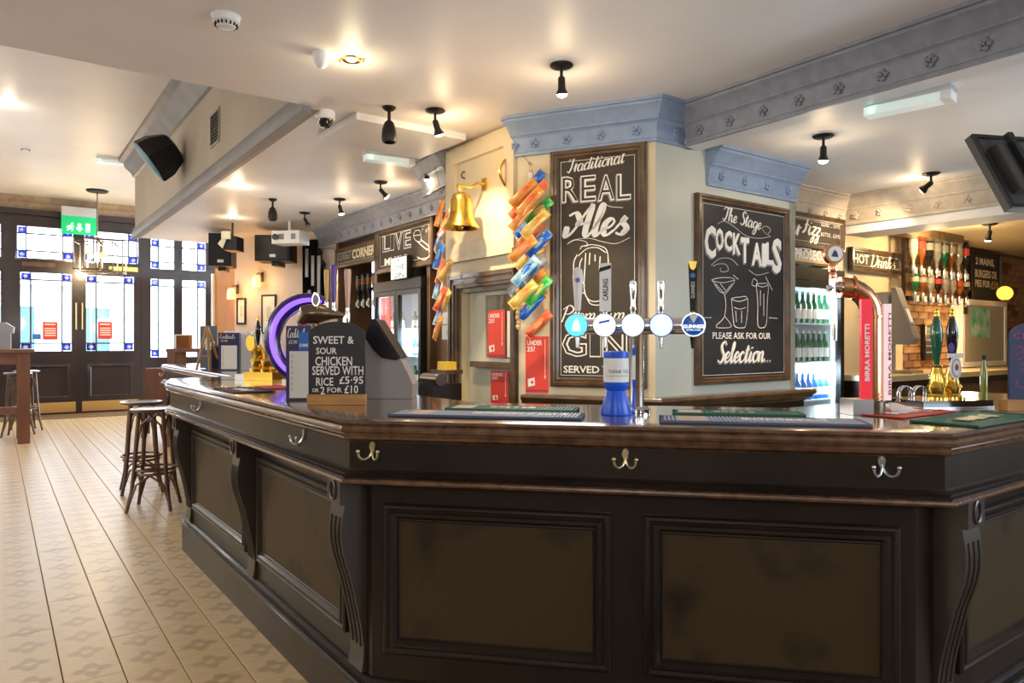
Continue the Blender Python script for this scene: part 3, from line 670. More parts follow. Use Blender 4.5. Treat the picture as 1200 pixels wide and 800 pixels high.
M['strawrope'] = mat('straw_rope', (.68,.48,.20), .8, bump=.5, bscale=120)

ordn = ['first','second','third','fourth','fifth','sixth','seventh','eighth','ninth','tenth','eleventh','twelfth']
class Bd:      # framed board on a wall plane; local x to the right, z up, origin at its lower left corner
    def __init__(s, name, label, cat, pl, px0, px1, pt, pb, off=-.03):
        s.pl = pl.shift(off); s.s0 = s.pl.s(px0); s.w = s.pl.s(px1)-s.s0
        s.z0 = (s.pl.z(px0,pb[0])+s.pl.z(px1,pb[1]))/2; s.h = (s.pl.z(px0,pt[0])+s.pl.z(px1,pt[1]))/2-s.z0
        s.o = thing(name, label, cat, tuple(s.pl.pt(s.s0, s.z0)), s.pl.a)
    def x(s, px): return s.pl.s(px)-s.s0
    def z(s, px, py): return s.pl.z(px,py)-s.z0
    def box(s, px0, px1, pyt, pyb):
        c = (px0+px1)/2; return s.x(px0), s.x(px1), s.z(c,pyb), s.z(c,pyt)
    def framed(s, t=.05, m='framewood', face='board', d=.03):
        MB().rectframe(0, s.w, 0, s.h, [(0,d),(0,0),(t*.15,-.012),(t*.45,-.014),(t*.55,-.006),(t*.8,-.008),(t,.006),(t,d)]).build('frame', M[m], s.o, ang=20)
        MB().bb(t*.9, s.w-t*.9, .008, d, t*.9, s.h-t*.9).build('board_panel', M[face], s.o, ang=None); s.y = .0065
    def line(s, ins, wd=.004, m='chalk'):
        y = s.y; MB().rectframe(ins, s.w-ins, ins, s.h-ins, [(0,y),(wd,y)]).build('chalk_border', M[m], s.o, ang=None)
    def t(s, st_, px0, px1, pyt, pyb, m='chalk', y=None, **k):
        a,b_,c,d = s.box(px0,px1,pyt,pyb); return text(st_, a, b_, c, d, s.y if y is None else y, M[m], s.o, **k)
    def sc(s, st_, px0, px1, pyt, pyb, m='chalk', **k):
        a,b_,c,d = s.box(px0,px1,pyt,pyb); return script(st_, a, b_, c, d, s.y, M[m], s.o, **k)
    def st(s, lst, w0=.005, m='chalk', cal=.4, name='chalk_drawing'):
        return strokes([[Vector((s.x(p[0]), s.z(p[0],p[1]))) for p in k] for k in lst], s.y, M[m], s.o, w0, name, cal)
# ---- chalkboard: real ales
b1 = Bd('chalkboard_sign', 'tall brown chalkboard reading Real Ales in a wooden frame on the column', 'chalkboard', PL_RA, 644.5, 757, (178,165.5), (452.5,455))
b1.framed(.062); b1.line(.075, .003)
b1.sc('Traditional', 664, 733, 182, 199, wt=.19, cal=.9, rise=.03)
def raised(bd, s_, px0, px1, t0, b0, t1, b1_, gap=.0, mo='chalk', mi='board', off=.035, sh=True):
    # open lettering: bold pale letters with a thinner board-coloured stroke inside and a grey drop line
    xs = px0; L_ = len(s_)
    wts = {'I':.45,'L':.85,'E':.9}; tot = sum(wts.get(c,1) for c in s_); 
    for i, ch in enumerate(s_):
        wd = (px1-px0)*wts.get(ch,1)/tot; f = (xs-px0)/(px1-px0); tt = t0+(t1-t0)*f; bb_ = b0+(b1_-b0)*f; e = xs+wd*.90; c = (xs+e)/2
        a, b_, z0, z1 = bd.x(xs), bd.x(e), bd.z(c,bb_), bd.z(c,tt)
        if sh: text(ch, a-.008, b_-.008, z0-.008, z1-.008, bd.y+.0004, M['chalkd'], bd.o, offset=off)
        text(ch, a, b_, z0, z1, bd.y, M[mo], bd.o, offset=off)
        hx = (b_-a)*.05; hz = (z1-z0)*.05
        text(ch, a+hx, b_-hx, z0+hz, z1-hz, bd.y-.0004, M[mi], bd.o, offset=-.012)
        xs += wd
raised(b1, 'REAL', 658, 741, 206, 237, 202, 233)
b1.sc('Ales', 662, 737, 238, 276, wt=.26, cal=1.2)
b1.st([[(664,286),(672,281),(690,279),(706,283),(722,285),(738,278)],[(664,286),(674,281),(686,283),(688,288),(680,288)],[(709,239),(716,242),(730,243)]], .006)
gl = [[(679,292),(683,288),(695,286.5),(708,290),(712,297)],[(677,300),(680,297),(688,291),(700,290),(710,296)],[(686,296),(685,315),(684,335),(687,348),(695,353),(705,351),(710,345)],[(712,297),(713,320),(712,340),(709,347)],
      [(676,298),(672,308),(673,325),(679,340),(685,344)],[(682,302),(679,310),(680,325),(685,334)],[(691,296),(690,310)],[(703,300),(702,316)],[(697,298),(697,306)],[(687,348),(692,356),(702,357),(709,352)]]
b1.st(gl, .010, cal=.2)
b1.sc('Premium', 658, 733, 357, 377, wt=.15, cal=.7)
raised(b1, 'GIN', 658, 738, 388, 418, 388, 419, off=.03, sh=False)
b1.t('SERVED', 660, 702, 428.5, 437, offset=.02); b1.t('T', 705.5, 708.5, 428.5, 437, offset=.02)
# ---- chalkboard: cocktails
b2 = Bd('chalkboard_sign', 'large black chalkboard reading The Stage Cocktails in a wooden frame', 'chalkboard', PL_R, 817.5, 925.5, (225.5,244.5), (452,445))
b2.framed(.05, face='boardk'); b2.line(.062, .003)
b2.sc('The Stage', 848, 893, 244, 268, wt=.2, cal=.8, shadow=M['chalkd'], rise=-.03)
boxes = [('C',827,840,264,302),('O',840,849,267,293),('C',850,859,270,294),('K',860,869,273,298),('T',869,879,278,308),('A',882,894,284,311),('I',894,899,285,312),('L',899,907,284,310),('S',906,917,279,320)]
for ch, a, b_, t_, bt in boxes:
    x0, x1, z0, z1 = b2.box(a, b_, t_, bt)
    text(ch, x0-.010, x1-.010, z0-.012, z1-.012, b2.y+.0004, M['chalkd'], b2.o, offset=.045)
    text(ch, x0, x1, z0, z1, b2.y, M['chalk'], b2.o, offset=.035)
    hx = (x1-x0)*.3
b2.st([[(842,262),(850,259),(862,266),(875,276),(890,279),(904,277)],[(904,277),(897,272),(894,267),(899,265),(904,269),(901,274)],[(834,311),(844,303),(857,303),(866,311)],[(836,312),(843,309),(852,310),(854,317),(846,318),(845,313)],[(878,316),(888,322),(902,319)]], .005)
b2.st([[(835,328),(850,346),(850,370),(840,382),(848,384),(858,382),(850,370)],[(850,346),(862,328),(848,325),(835,328),(848,331),(862,328)],[(838,333),(848,343),(859,332)],[(845,332),(851,340)],[(860,322),(866,327)],
       [(858,350),(860,372),(862,382),(870,384),(875,380),(877,350),(867,348),(858,350),(867,353),(877,350)],[(861,360),(868,362),(875,360)],[(863,364),(864,377)],[(870,364),(870,378)],
       [(887,333),(889,355),(889,380),(894,384),(899,379),(900,355),(901,334),(894,332),(887,333),(894,336),(901,334)],[(892,340),(892,358)],[(896,344),(896,370)],[(884,326),(888,329),(887,335),(882,333),(884,326)],[(898,324),(906,340)],
       [(826,372),(835,372)],[(902,372),(912,373)]], .007, cal=.3)
b2.t('PLEASE ASK FOR OUR', 836, 904, 389.5, 397, offset=.01)
b2.sc('Selection...', 842, 904, 400, 424, wt=.24, cal=1.0, shadow=M['chalkd'])
# ---- fizz sign, prosecco box, hot drinks sign
b3 = Bd('chalkboard_sign', 'narrow brown chalkboard sign reading Our Fizz above the right fridge', 'chalkboard', FZ, 905, 990, (243,256), (289,293.5), off=-.02)
b3.framed(.05); b3.line(.062, .0025); b3.sc('Our', 916, 940, 250, 272, wt=.24, cal=.9, rise=-.02); b3.sc('Fizz', 941, 962, 254, 283, wt=.26, cal=.9, rise=-.02)
b3.t('GLASS .... £4.95', 963, 985, 262, 266.5); b3.t('BOTTLE .. £24.95', 963, 985, 273.5, 278)
b4 = Bd('box_sign', 'pale wooden box sign reading Prosecco on top of the right fridge', 'sign', FZ, 926, 976, (291,294.5), (309,312), off=-.04)
MB().bb(0,b4.w,0,.12,0,b4.h).build('box', M['midwood'], b4.o, ang=None); MB().bb(.02,b4.w-.02,-.004,0,.02,b4.h-.02).build('face', mat('pale_ply', (.55,.44,.28), .6), b4.o, ang=None); b4.y = -.006
b4.t('PROSECCO', 931, 974, 293, 305, offset=.03)
b5 = Bd('chalkboard_sign', 'brown chalkboard sign reading Hot Drinks hanging in the alcove', 'chalkboard', AL, 998, 1057.5, (289,297), (317,323), off=-.05)
b5.framed(.05); b5.line(.06, .0025)
b5.t('HOT', 1001, 1019, 297.5, 309, offset=.04); b5.sc('Drinks', 1021, 1050, 298, 314, wt=.26, cal=.8)
# ---- live music and corner signs on the left back bar
Qf = Q.shift(.0)
b6 = Bd('chalkboard_sign', 'brown chalkboard reading Live Music Every over the left fridge', 'chalkboard', Qf, 441, 507, (271,250), (322,310), off=-.0)
b6.framed(.06); b6.line(.085, .004)
raised(b6, 'LIVE', 448, 482, 276, 295, 267, 289, sh=False); b6.t('MUSIC', 450, 477, 300, 309, offset=.04); b6.sc('Every'.replace('E','C').replace('v','u').replace('y','g'), 492, 504, 266, 275, wt=.14) if False else b6.sc('Open', 492, 503, 264, 275, wt=.14) if False else None
b6.st([[(486,270),(484,275),(486,281),(492,283),(493,277),(491,270),(486,270)],[(484,276),(492,275)],[(486,281),(499,292)],[(492,280),(502,289),(499,293)],[(500,291),(504,297),(497,304),(488,301)]], .018, cal=.2)
b6.st([[(494,272),(494,266),(497,265)],[(494,269),(496,268)],[(498,268),(499,272),(500,267)],[(502,270),(501,266)],[(504,264),(505,268),(503,272)]], .008, name='lettering')
b7 = Bd('chalkboard_sign', 'small brown chalkboard with yellow word Corner on the back bar', 'chalkboard', Qf, 393, 440, (292,281), (315,306), off=-.0)
b7.framed(.05); b7.line(.06, .003)
b7.t('CORNER', 412, 439, 289, 301, m='cream' , offset=.045); b7.sc('Cocktail', 396, 410, 293, 304, wt=.14, m='chalkd') 
# ---- back bar cabinet (left)
bb_ = thing('back_bar_cabinet', 'dark wooden back bar cabinet along the left wall beneath the grey cornice', 'cabinet', tuple(Q.P), Q.a)
sA, sF0, sF1, sE = Q.s(392), Q.s(441.5), Q.s(497), Q.s(497)+.42
mb = MB()
for a in (sA, sF0-.11, sF1+.02): mb.bb(a, a+.07, .02, .5, 0, 2.66)
mb.build('upright', M['midwood'], bb_, ang=None)
MB().bb(sA, sF1+.09, .05, .5, 2.56, 2.66).build('top_rail', M['dark'], bb_, ang=None)
MB().bb(sA, sF0-.05, -.05, .5, 1.0, 1.06).build('shelf', M['midwood'], bb_, ang=None)
MB().bb(sA, sF0-.05, .0, .5, 0, 1.0).build('base_cabinet', M['dark'], bb_, ang=None)
MB().bb(sF1+.09, sE+.5, .1, .16, 0, 2.66).build('side_board', M['midwood'], bb_, ang=None)
# ---- fridges
def bottle(label, group, h, r, glass, cap, lab, loc, inverted=False, kind='bottle'):
    t = thing(kind, ordn[0]+' '+label, 'bottle', loc, 0, group)
    k = .55; pr = [(r*.9,0),(r,.01*h),(r,h*k),(r*.85,h*(k+.07)),(r*.40,h*(k+.2)),(r*.36,h*.95),(r*.42,h*.96),(r*.42,h*.98)]
    MB().lathe(pr, 10).build('bottle_body', M[glass], t)
    MB().lathe([(r*.44,h*.93),(r*.44,h),(1e-4,h)], 8).build('cap', M[cap], t)
    MB().lathe([(r*1.015,h*.14),(r*1.015,h*.45)], 10, closed=True).build('bottle_label', M[lab], t)
    return t
def fridge(label, pl, s0, s1, z0, z1, ndoor, off, body='blackm', dw=.045):
    p = pl.shift(off); o = thing('drinks_fridge', label, 'fridge', tuple(p.pt(s0, 0)), p.a); w_ = s1-s0; D = .48
    mb = MB(); mb.bb(0,.03,.03,D,z0,z1); mb.bb(w_-.03,w_,.03,D,z0,z1); mb.bb(.03,w_-.03,.03,D,z0,z0+.12); mb.bb(.03,w_-.03,.03,D,z1-.10,z1); mb.build('cabinet_body', M[body], o, ang=None)
    mb = MB(); mb.bb(.03,w_-.03,D-.02,D,z0+.12,z1-.10); mb.bb(.03,.034,.05,D-.02,z0+.12,z1-.1); mb.bb(w_-.034,w_-.03,.05,D-.02,z0+.12,z1-.1); mb.build('liner', M['fridgein'], o, ang=None)
    MB().bb(-.005,w_+.005,-.01,.04,z1-.11,z1).build('header', M[body], o, ang=None)
    dwid = w_/ndoor
    for k in range(ndoor):
        x0, x1 = k*dwid+.004, (k+1)*dwid-.004
        fr = MB().rectframe(x0,x1,z0+.11,z1-.115,[(0,.04),(0,-.01),(dw,-.01),(dw,.04)]).build('door', M[body], o, ang=None)
        MB().bb(x0+dw,x1-dw,.005,.011,z0+.11+dw,z1-.115-dw).build('pane', M['glass'], fr, ang=None)
        hx = x1-dw*.5 if k == 0 else x0+dw*.5
        if ndoor == 1: hx = x0+dw*.5
        MB().cyl((hx,-.03,z0+.8),(hx,-.03,z0+1.1),.009).build('handle', M['steel'], fr)
        MB().bb(x1-dw-.03,x1-dw-.012,.05,.065,z0+.16,z1-.16).build('light_strip', M['ledw'], o, ang=None)
    return o, p, w_, D
def lampin(name, loc, power, col, size=.1):
    l = bpy.data.lights.new(name, 'POINT'); l.energy = power; l.color = col; l.shadow_soft_size = size
    q = bpy.data.objects.new(name, l); COL.objects.link(q); q.location = loc; return q
s0, s1 = FZ.s(918), FZ.s(986)
fr1, p1, w1, D1 = fridge('tall lit drinks fridge to the right of the cocktails chalkboard', FZ, s0, s1, .05, FZ.z(950,314), 1, -.02, dw=.06)
shz = [p1.z(945,y) for y in (378,424,470)]
for i, z in enumerate(shz):
    MB().bb(.035,w1-.035,.06,D1-.03,z-.012,z).build('shelf', M['fridgein'], fr1, ang=None)
sps = [('white-labelled green bottle from the left, right fridge top shelf','gb',.28,'green bottles on the top shelf of the right fridge','label'),
       ('green beer bottle from the left, right fridge middle shelf','gb',.27,'green bottles on the middle shelf of the right fridge','label'),
       ('blue drinks bottle from the left, right fridge lower shelf','bb',.24,'blue bottles on the lower shelf of the right fridge','label')]
for i, z in enumerate(shz):
    lb, g_, h_, gr, la = sps[i]; base = None
    for k in range(9):
        x = .09+k*.088; y = .12
        loc = p1.pt(s0+x, z+.001, y); 
        if base is None: base = bottle(lb, gr, h_, .036, g_, 'label', la, tuple(loc)); continue
        c = copy_tree(base); c.location = loc; c['label'] = ordn[k]+' '+lb
lampin('fridge_lamp', tuple(p1.pt(s0+w1*.75, 1.7, .12)), 14, (.7,.9,1), .08); lampin('fridge_lamp', tuple(p1.pt(s0+w1*.75, 1.1, .12)), 14, (.7,.9,1), .08)
bn = MB()
for k in range(6): bn.bb(.06+k*.06,.105+k*.06,.055,.057,p1.z(945,335),p1.z(945,325))
bn.build('price_tags', M['yel'], fr1, ang=None)
s0, s1 = Q.s(441.5), Q.s(497)
fr2, p2, w2, D2 = fridge('black double door drinks fridge under the live music chalkboard', Q, s0, s1, .05, Q.z(470,328), 2, -.03, dw=.05)
shz2 = [p2.z(485,y) for y in (384,417,450)]
for i, z in enumerate(shz2):
    MB().bb(.035,w2-.035,.06,D2-.03,z-.012,z).build('shelf', M['fridgein'], fr2, ang=None)
for i, (z, g_, lb) in enumerate(zip(shz2, ('clear','bb','gb'), ('clear soft drink bottle from the left, left fridge top shelf','blue bottle from the left on the middle shelf of the left fridge','green bottle from the left on the bottom shelf of the left fridge'))):
    base = None; nb = 0
    for k in range(10):
        x = .09+(k)*.105; 
        if abs(x-w2/2) < .06: continue
        loc = p2.pt(s0+x, z+.001, .15)
        if base is None: base = bottle(lb, lb.replace('bottle','bottles',1).replace('clear','row of clear'), .2, .032, g_, 'label', 'label', tuple(loc)); continue
        c = copy_tree(base); c.location = loc; nb += 1; c['label'] = ordn[nb]+' '+lb
def redposter(label, pl, px0, px1, pt_, pb_, off, parent=None, big=True):
    b = Bd('poster', label, 'poster', pl, px0, px1, pt_, pb_, off); b.y = -.003
    MB().bb(0,b.w,-.002,0,0,b.h).build('poster_sheet', M['red'], b.o, ang=None)
    panel([(b.w*.12,b.h*.10),(b.w*.42,b.h*.13),(b.w*.40,b.h*.27),(b.w*.10,b.h*.24)], b.y, M['chalk'], b.o, 'card_print'); panel(circ(b.w*.30,b.h*.185,b.w*.06,12), b.y-.0012, M['red'], b.o, 'card_figure')
    panel([(b.w*.84,b.h*.95),(b.w*.86,b.h*.95),(b.w*.86,b.h*.30),(b.w*.89,b.h*.30),(b.w*.85,b.h*.24),(b.w*.81,b.h*.30),(b.w*.84,b.h*.30)], b.y, M['chalk'], b.o, 'arrow_print')
    panel(rect(b.w*.02,b.w*.98,b.h*.02,b.h*.06), b.y, M['redk'], b.o, 'dark_band')
    text('UNDER', b.w*.07, b.w*.72, b.h*.84, b.h*.93, b.y, M['chalk'], b.o, offset=.02); text('25?', b.w*.07, b.w*.42, b.h*.73, b.h*.82, b.y, M['chalk'], b.o, offset=.02)
    return b
pp = redposter('red poster inside the left glass door of the left fridge', p2, 446, 458, (349,348), (404,405), .02)
for c in list(pp.o.children):
    if not c.name.startswith('poster_sheet'): bpy.data.objects.remove(c)
lampin('fridge_lamp', tuple(p2.pt(s0+w2*.42, 1.5, .10)), 30, (.75,.92,1), .08); lampin('fridge_lamp', tuple(p2.pt(s0+w2*.93, 1.4, .10)), 24, (.75,.92,1), .08)
b8 = Bd('lightbox_sign', 'white letter lightbox reading Love Gin standing on the left fridge', 'sign', Q, 458, 477, (303,298), (329,325.5), off=-.075)
MB().bb(0,b8.w,.0,.055,0,b8.h).build('box', M['blackm'], b8.o, ang=None); MB().bb(.012,b8.w-.012,-.004,0,.01,b8.h-.01).build('light_face', mat('lightbox_face', (.9,.9,.85), .5, emis=(1,.98,.9), estr=.5), b8.o, ang=None)
for t_, a, c in (('LOVE',.42,.64),('GIN',.06,.30)): text(t_, b8.w*.15, b8.w*.85, b8.h*a, b8.h*c, -.006, M['black'], b8.o)
panel(circ(b8.w*.5, b8.h*.84, b8.h*.05), -.0055, M['black'], b8.o, 'heart_mark')
# ---- optics: inverted bottles on rails
def optic(label, group, glass, lab, loc, rz, h=.29, r=.038):
    t = thing('optic_bottle', label, 'bottle', loc, rz, group)
    pr = [(r*.36,0.0),(r*.36,h*.14),(r*.42,h*.2),(r*.9,h*.36),(r,h*.42),(r,h*.98),(r*.85,h)]
    MB().lathe(pr, 10, (0,0,.06)).build('bottle_body', M[glass], t)
    MB().lathe([(r*1.02,h*.58),(r*1.02,h*.84)], 10, (0,0,.06), closed=True).build('bottle_label', M[lab], t)
    MB().lathe([(.012,-.05),(.016,-.045),(.016,-.01),(.024,0),(.024,.05),(.016,.065)], 10, (0,0,0)).build('measure', M['steel'], t)
    MB().bb(-.022,.022,-.030,-.022,-.03,.03).build('brand_plate', M['label'], t, ang=None)
    return t
cols = ['clear','ab','kb','clear','gb','ab','clear','kb','clear']; labs = ['labeld','red','labeld','labeld','labeld','labeld','labeld','red','labeld']
PO = AL.shift(-.22)
rk = thing('optic_rack', 'dark wall rack of two rails carrying inverted spirit bottles in the alcove', 'rack', tuple(PO.pt(0,0)), PO.a)
ordn = ['first','second','third','fourth','fifth','sixth','seventh','eighth','ninth']
for row, (py, n_, pxa, pxb) in enumerate(((321,8,1068,1134),(352,8,1070,1135))):
    z = PO.z(1100, py); sa, sb = PO.s(pxa), PO.s(pxb-5)
    MB().bb(sa-.06, sb+.06, .02, .06, z-.02, z+.03).build('rail', M['dark'], rk, ang=None)
    MB().bb(sa-.06, sb+.06, .02, .05, z+.32 if row==0 else z+.28, z+.34 if row==0 else z+.30).build('rail', M['dark'], rk, ang=None) if row==0 else None
    for k in range(n_):
        s_ = sa+(sb-sa)*k/(n_-1); gi = (k+row*4) % 9
        optic('%s inverted spirit bottle from the left on the %s rail of the alcove optic rack' % (ordn[k], 'upper' if row==0 else 'lower'), 'spirit bottles on the alcove optic rack', cols[gi], labs[gi], tuple(PO.pt(s_, z, -.02)), PO.a, h=.30 if row==0 else .20, r=.042 if row==0 else .036)
for a in (PO.s(1064), PO.s(1137)): MB().bb(a-.015, a+.015, .03, .06, PO.z(1100,366), 2.52).build('rack_post', M['dark'], rk, ang=None)
QO = Q.shift(.28)
rk2 = thing('optic_rack', 'small optic rail on the dark panel left of the left fridge', 'rack', tuple(QO.P), QO.a)
z = Q.z(430,352); MB().bb(QO.s(417), QO.s(441), .03, .1, z-.02, z+.02).build('rail', M['dark'], rk2, ang=None)
for k in range(4):
    s_ = QO.s(420+k*6.3); optic('%s inverted amber bottle from the left on the left back bar rail' % ordn[k], 'spirit bottles on the left back bar rail', 'kb', 'ab', tuple(QO.pt(s_, z, -.0)), QO.a, h=.32, r=.04)
# ---- bell
bpl = PL_L.pt(PL_L.s(568.5), PL_L.z(568.5,216), -.002)
bell = thing('bell', 'large polished brass bell on a bracket above the doorway', 'bell', tuple(bpl), PL_L.a)
MB().xzprism([(-.028,-.045),(.028,-.045),(.028,.045),(-.028,.045)], -.012, 0).build('wall_plate', M['gold'], bell, ang=None)
yb = -.21; mb = MB(); mb.tube([tuple(p) for p in spline([Vector((0,-.01,0)),Vector((0,-.06,.0)),Vector((0,-.12,-.035)),Vector((0,yb-.03,-.04))],5)], .011, 8); mb.build('arm', M['gold'], bell)
MB().lathe([(.012,-.085),(.03,-.088),(.055,-.10),(.072,-.118),(.078,-.15),(.082,-.22),(.094,-.275),(.115,-.315),(.133,-.335),(.136,-.345),(.128,-.35),(.120,-.342),(.088,-.28),(.074,-.22),(.06,-.12),(.01,-.10)], 40, (0,yb,.0)).build('bell_body', M['gold'], bell, ang=50)
mb = MB(); mb.tube([(.0,yb,-.04),(0,yb,-.09)], .012, 8); mb.build('crown', M['gold'], bell)
mb = MB(); mb.cyl((0,yb,-.12),(0,yb,-.33),.006); mb.sphere((0,yb,-.335), .02); mb.build('clapper', M['gold'], bell)
h_ = thing('pull_handle', 'curved brass pull handle on the cream panel above the bell', 'handle', tuple(PL_L.pt(PL_L.s(597), PL_L.z(597,203), 0)), PL_L.a)
mb = MB(); mb.tube([tuple(p) for p in spline([Vector((0,-.005,-.105)),Vector((0,-.045,-.08)),Vector((0,-.085,0)),Vector((0,-.045,.08)),Vector((0,-.005,.105))],5)], .010, 8)
for z in (-.105,.105): mb.lathe([(.014,0),(.012,.006),(1e-4,.008)], 10, (0,0,z), Matrix.Rotation(R(90),4,'X'))
mb.build('grip', M['gold'], h_)
hk = thing('wall_hook', 'small dark hook on the panel beside the bell', 'hook', tuple(PL_L.pt(PL_L.s(545), PL_L.z(545,206), -.0)), PL_L.a)
MB().tube([(0,0,.03),(0,-.02,.03),(0,-.035,.0),(0,-.02,-.02),(0,0,-.02)], .005, 6).build('hook', M['blackm'], hk)
# ---- doorway
df = thing('door_frame', 'dark wooden moulded frame round the low doorway under the bell', 'door frame', tuple(PL_L.P), PL_L.a)
x0, x1 = PL_L.s(530.5), .975; zt_ = PL_L.z(541, 323); x_i = PL_L.s(543); xr = .975-.035
def arch(mb, prof_w, y0, y1, inset_):
    a, b_ = x0+inset_, x1-inset_*.4
    mb.bb(a, a+prof_w, y0, y1, 0, zt_-inset_); mb.bb(b_-prof_w*.6, b_, y0, y1, 0, zt_-inset_); mb.bb(a, b_, y0, y1, zt_-inset_-prof_w, zt_-inset_)
mb = MB(); arch(mb, .10, -.03, .0, 0); arch(mb, .03, -.045, -.0, .0); arch(mb, .025, -.040, 0, .05); arch(mb, .05, 0, .16, .085); mb.build('architrave', M['framewood'], df, ang=None)
dd = setting('door_3', tuple(PL_L.pt(0,0,.06)), PL_L.a); PD = PL_L.shift(.06)
xd0, xd1 = PD.s(548), .96
slab_holes = [(PD.s(569), .93, PD.z(585,420), PD.z(585,345))]
mb = MB(); a,b_,c,d = slab_holes[0]; mb.bb(xd0,a,0,.04,0,zt_-.08); mb.bb(b_,xd1,0,.04,0,zt_-.08); mb.bb(a,b_,0,.04,d,zt_-.08); mb.bb(a,b_,0,.04,0,c); mb.build('door_leaf', M['doorc'], dd, ang=None)
MB().bb(a,b_,.015,.022,c,d).build('pane', M['glass'], dd, ang=None)
MB().bb(PD.s(557),.95,-.05,0,PD.z(585,431),PD.z(585,424)).build('push_bar', M['midwood'], dd, ang=None)
redposter('red age check poster on the glass of the cream door, beneath the bell', PD, 571.5, 592, (363.5,363), (419,418), -.012)
redposter('red age check poster low on the cream door below the push bar', PD, 575.5, 596, (434.5,434), (474,473), -.012)
ps = Bd('notice', 'plain white paper notice on the cream door next to the red poster', 'notice', PD, 594.5, 603.5, (364,364), (419,418), -.012); MB().bb(0,ps.w,-.002,0,0,ps.h).build('sheet', M['paper'], ps.o, ang=None)
redposter('red age check poster on the column wall beside the ales chalkboard', PL_RA, 616, 643, (394,394), (461,459), -.003)
for i, (t_, b_) in enumerate(((366,380),(381,398))):
    q = Bd('switch_plate', ['upper','lower'][i]+' pale square switch plate beside the doorway frame', 'switch', PL_L, 519.5, 528.5, (t_,t_-.5), (b_,b_-.5), -.002)
    MB().bb(0,q.w,-.012,0,0,q.h).build('plate', M['white'], q.o, ang=None); MB().bb(q.w*.35,q.w*.65,-.016,-.012,q.h*.35,q.h*.65).build('switch', M['white'], q.o, ang=None)
# small counter piece beside the door frame
# ---- crisp packets
def packet_me(name, mt, w_=.098, h_=.185, t_=.042):
    mb = MB(); nx, nz = 8, 10; vs = []; fs = []
    for sd in (-1, 1):
        for j in range(nz+1):
            for i in range(nx+1):
                u_, v_ = i/nx*2-1, j/nz*2-1
                f = max(0, (1-abs(v_)**3.5))*max(0, 1-abs(u_)**2.6)
                wob = .004*math.sin(u_*9+v_*5)*f
                vs.append((u_*w_/2*(1-.08*f), sd*(t_/2*f**.6)+wob, v_*h_/2))
    N = (nx+1)*(nz+1)
    for j in range(nz):
        for i in range(nx):
            a = j*(nx+1)+i; fs.append([a, a+1, a+nx+2, a+nx+1]); fs.append([N+a, N+a+nx+1, N+a+nx+2, N+a+1])
    mb.add(vs, fs); return mb
PKM = {}
for n_, c1, c2 in (('blue',(.02,.09,.50),(.03,.22,.80)),('orange',(.80,.25,.03),(.9,.42,.10)),('green',(.02,.38,.07),(.12,.6,.12)),('red',(.75,.08,.03),(.85,.22,.08)),('yellow',(.85,.48,.06),(.9,.65,.2)),('white',(.55,.58,.62),(.12,.12,.16)),('lightblue',(.10,.38,.62),(.5,.7,.8))):
    PKM[n_] = mat('crisp_foil_'+n_, c1, .25, .15, col2=c2, scale=11, coat=.4, bump=.6, bscale=40)
def packet(c_, label, loc, rot, sc=1, grp='crisp packets'):
    o = thing('crisp_packet', label, 'crisps', loc, 0, grp); o.rotation_euler = rot; o.scale = (sc*.72,sc*.8,sc*1.22)
    b_ = packet_me('p', None).build('foil_bag', PKM[c_], o, ang=60)
    for z in (-.088,.088):
        cr = MB(); cr.bb(-.049,.049,-.002,.002,z-.010,z+.010); cr.build('crimped_seal', PKM['white' if c_=='blue' else c_], o, ang=None)
    q = MB()
    q.xzprism(circ(0,.01,.026,16,1.5), -.0215, -.0195); q.build('printed_oval', PKM[{'blue':'lightblue','orange':'red','green':'yellow','red':'orange','yellow':'orange','white':'blue','lightblue':'blue'}[c_]], o, ang=None)
    return o
ORD = ['topmost','second','third','fourth','fifth','sixth','seventh','eighth','ninth','tenth','eleventh','twelfth','thirteenth','fourteenth','fifteenth','sixteenth','seventeenth','eighteenth','nineteenth','twentieth','twenty-first','twenty-second','twenty-third','twenty-fourth']
RSsort = True
RS = [(627,228,'red'),(627,262,'yellow'),(611,240,'red'),(626,295,'orange'),(612,292,'orange'),(626,316,'white'),(611,332,'white'),(626,350,'orange'),(624,216,'blue'),(613,226,'orange'),(621,236,'orange'),(631,247,'green'),(612,253,'orange'),(616,264,'blue'),(621,276,'red'),(631,286,'blue'),(621,302,'yellow'),(616,317,'lightblue'),(625,330,'orange'),(631,341,'green'),(613,345,'yellow'),(622,359,'blue'),(631,380,'red')]
RS.sort(key=lambda t: t[1])
for i, (x, y, c_) in enumerate(RS):
    Yd = PL_RA.Y(max(x,609))-.07-.055*(i%4)
    packet(c_, '%s packet counted down the crisp strip beside the ales chalkboard, %s' % (ORD[i], c_), tuple(W(x,y,Yd)), (R(8*(i%3-1)), R(48+6*(i%3-1)), R(-30+12*(i%2))), .98, 'crisp packets hanging beside the ales chalkboard')
LS = [(515,250,'orange'),(521,263,'red'),(514,283,'white'),(514,300,'blue'),(516,318,'red'),(522,316,'yellow'),(513,335,'lightblue'),(516,350,'red'),(523,352,'yellow'),(515,366,'lightblue'),(513,384,'orange')]
for i, (x, y, c_) in enumerate(LS):
    packet(c_, '%s packet counted down the crisp strip left of the bell, %s' % (ORD[i], c_), tuple(W(x,y,5.5-.06*(i%3))), (R(8*(i%3-1)), R(30+14*(i%3-1)), R(-50+16*(i%2))), .86, 'crisp packets hanging left of the bell')
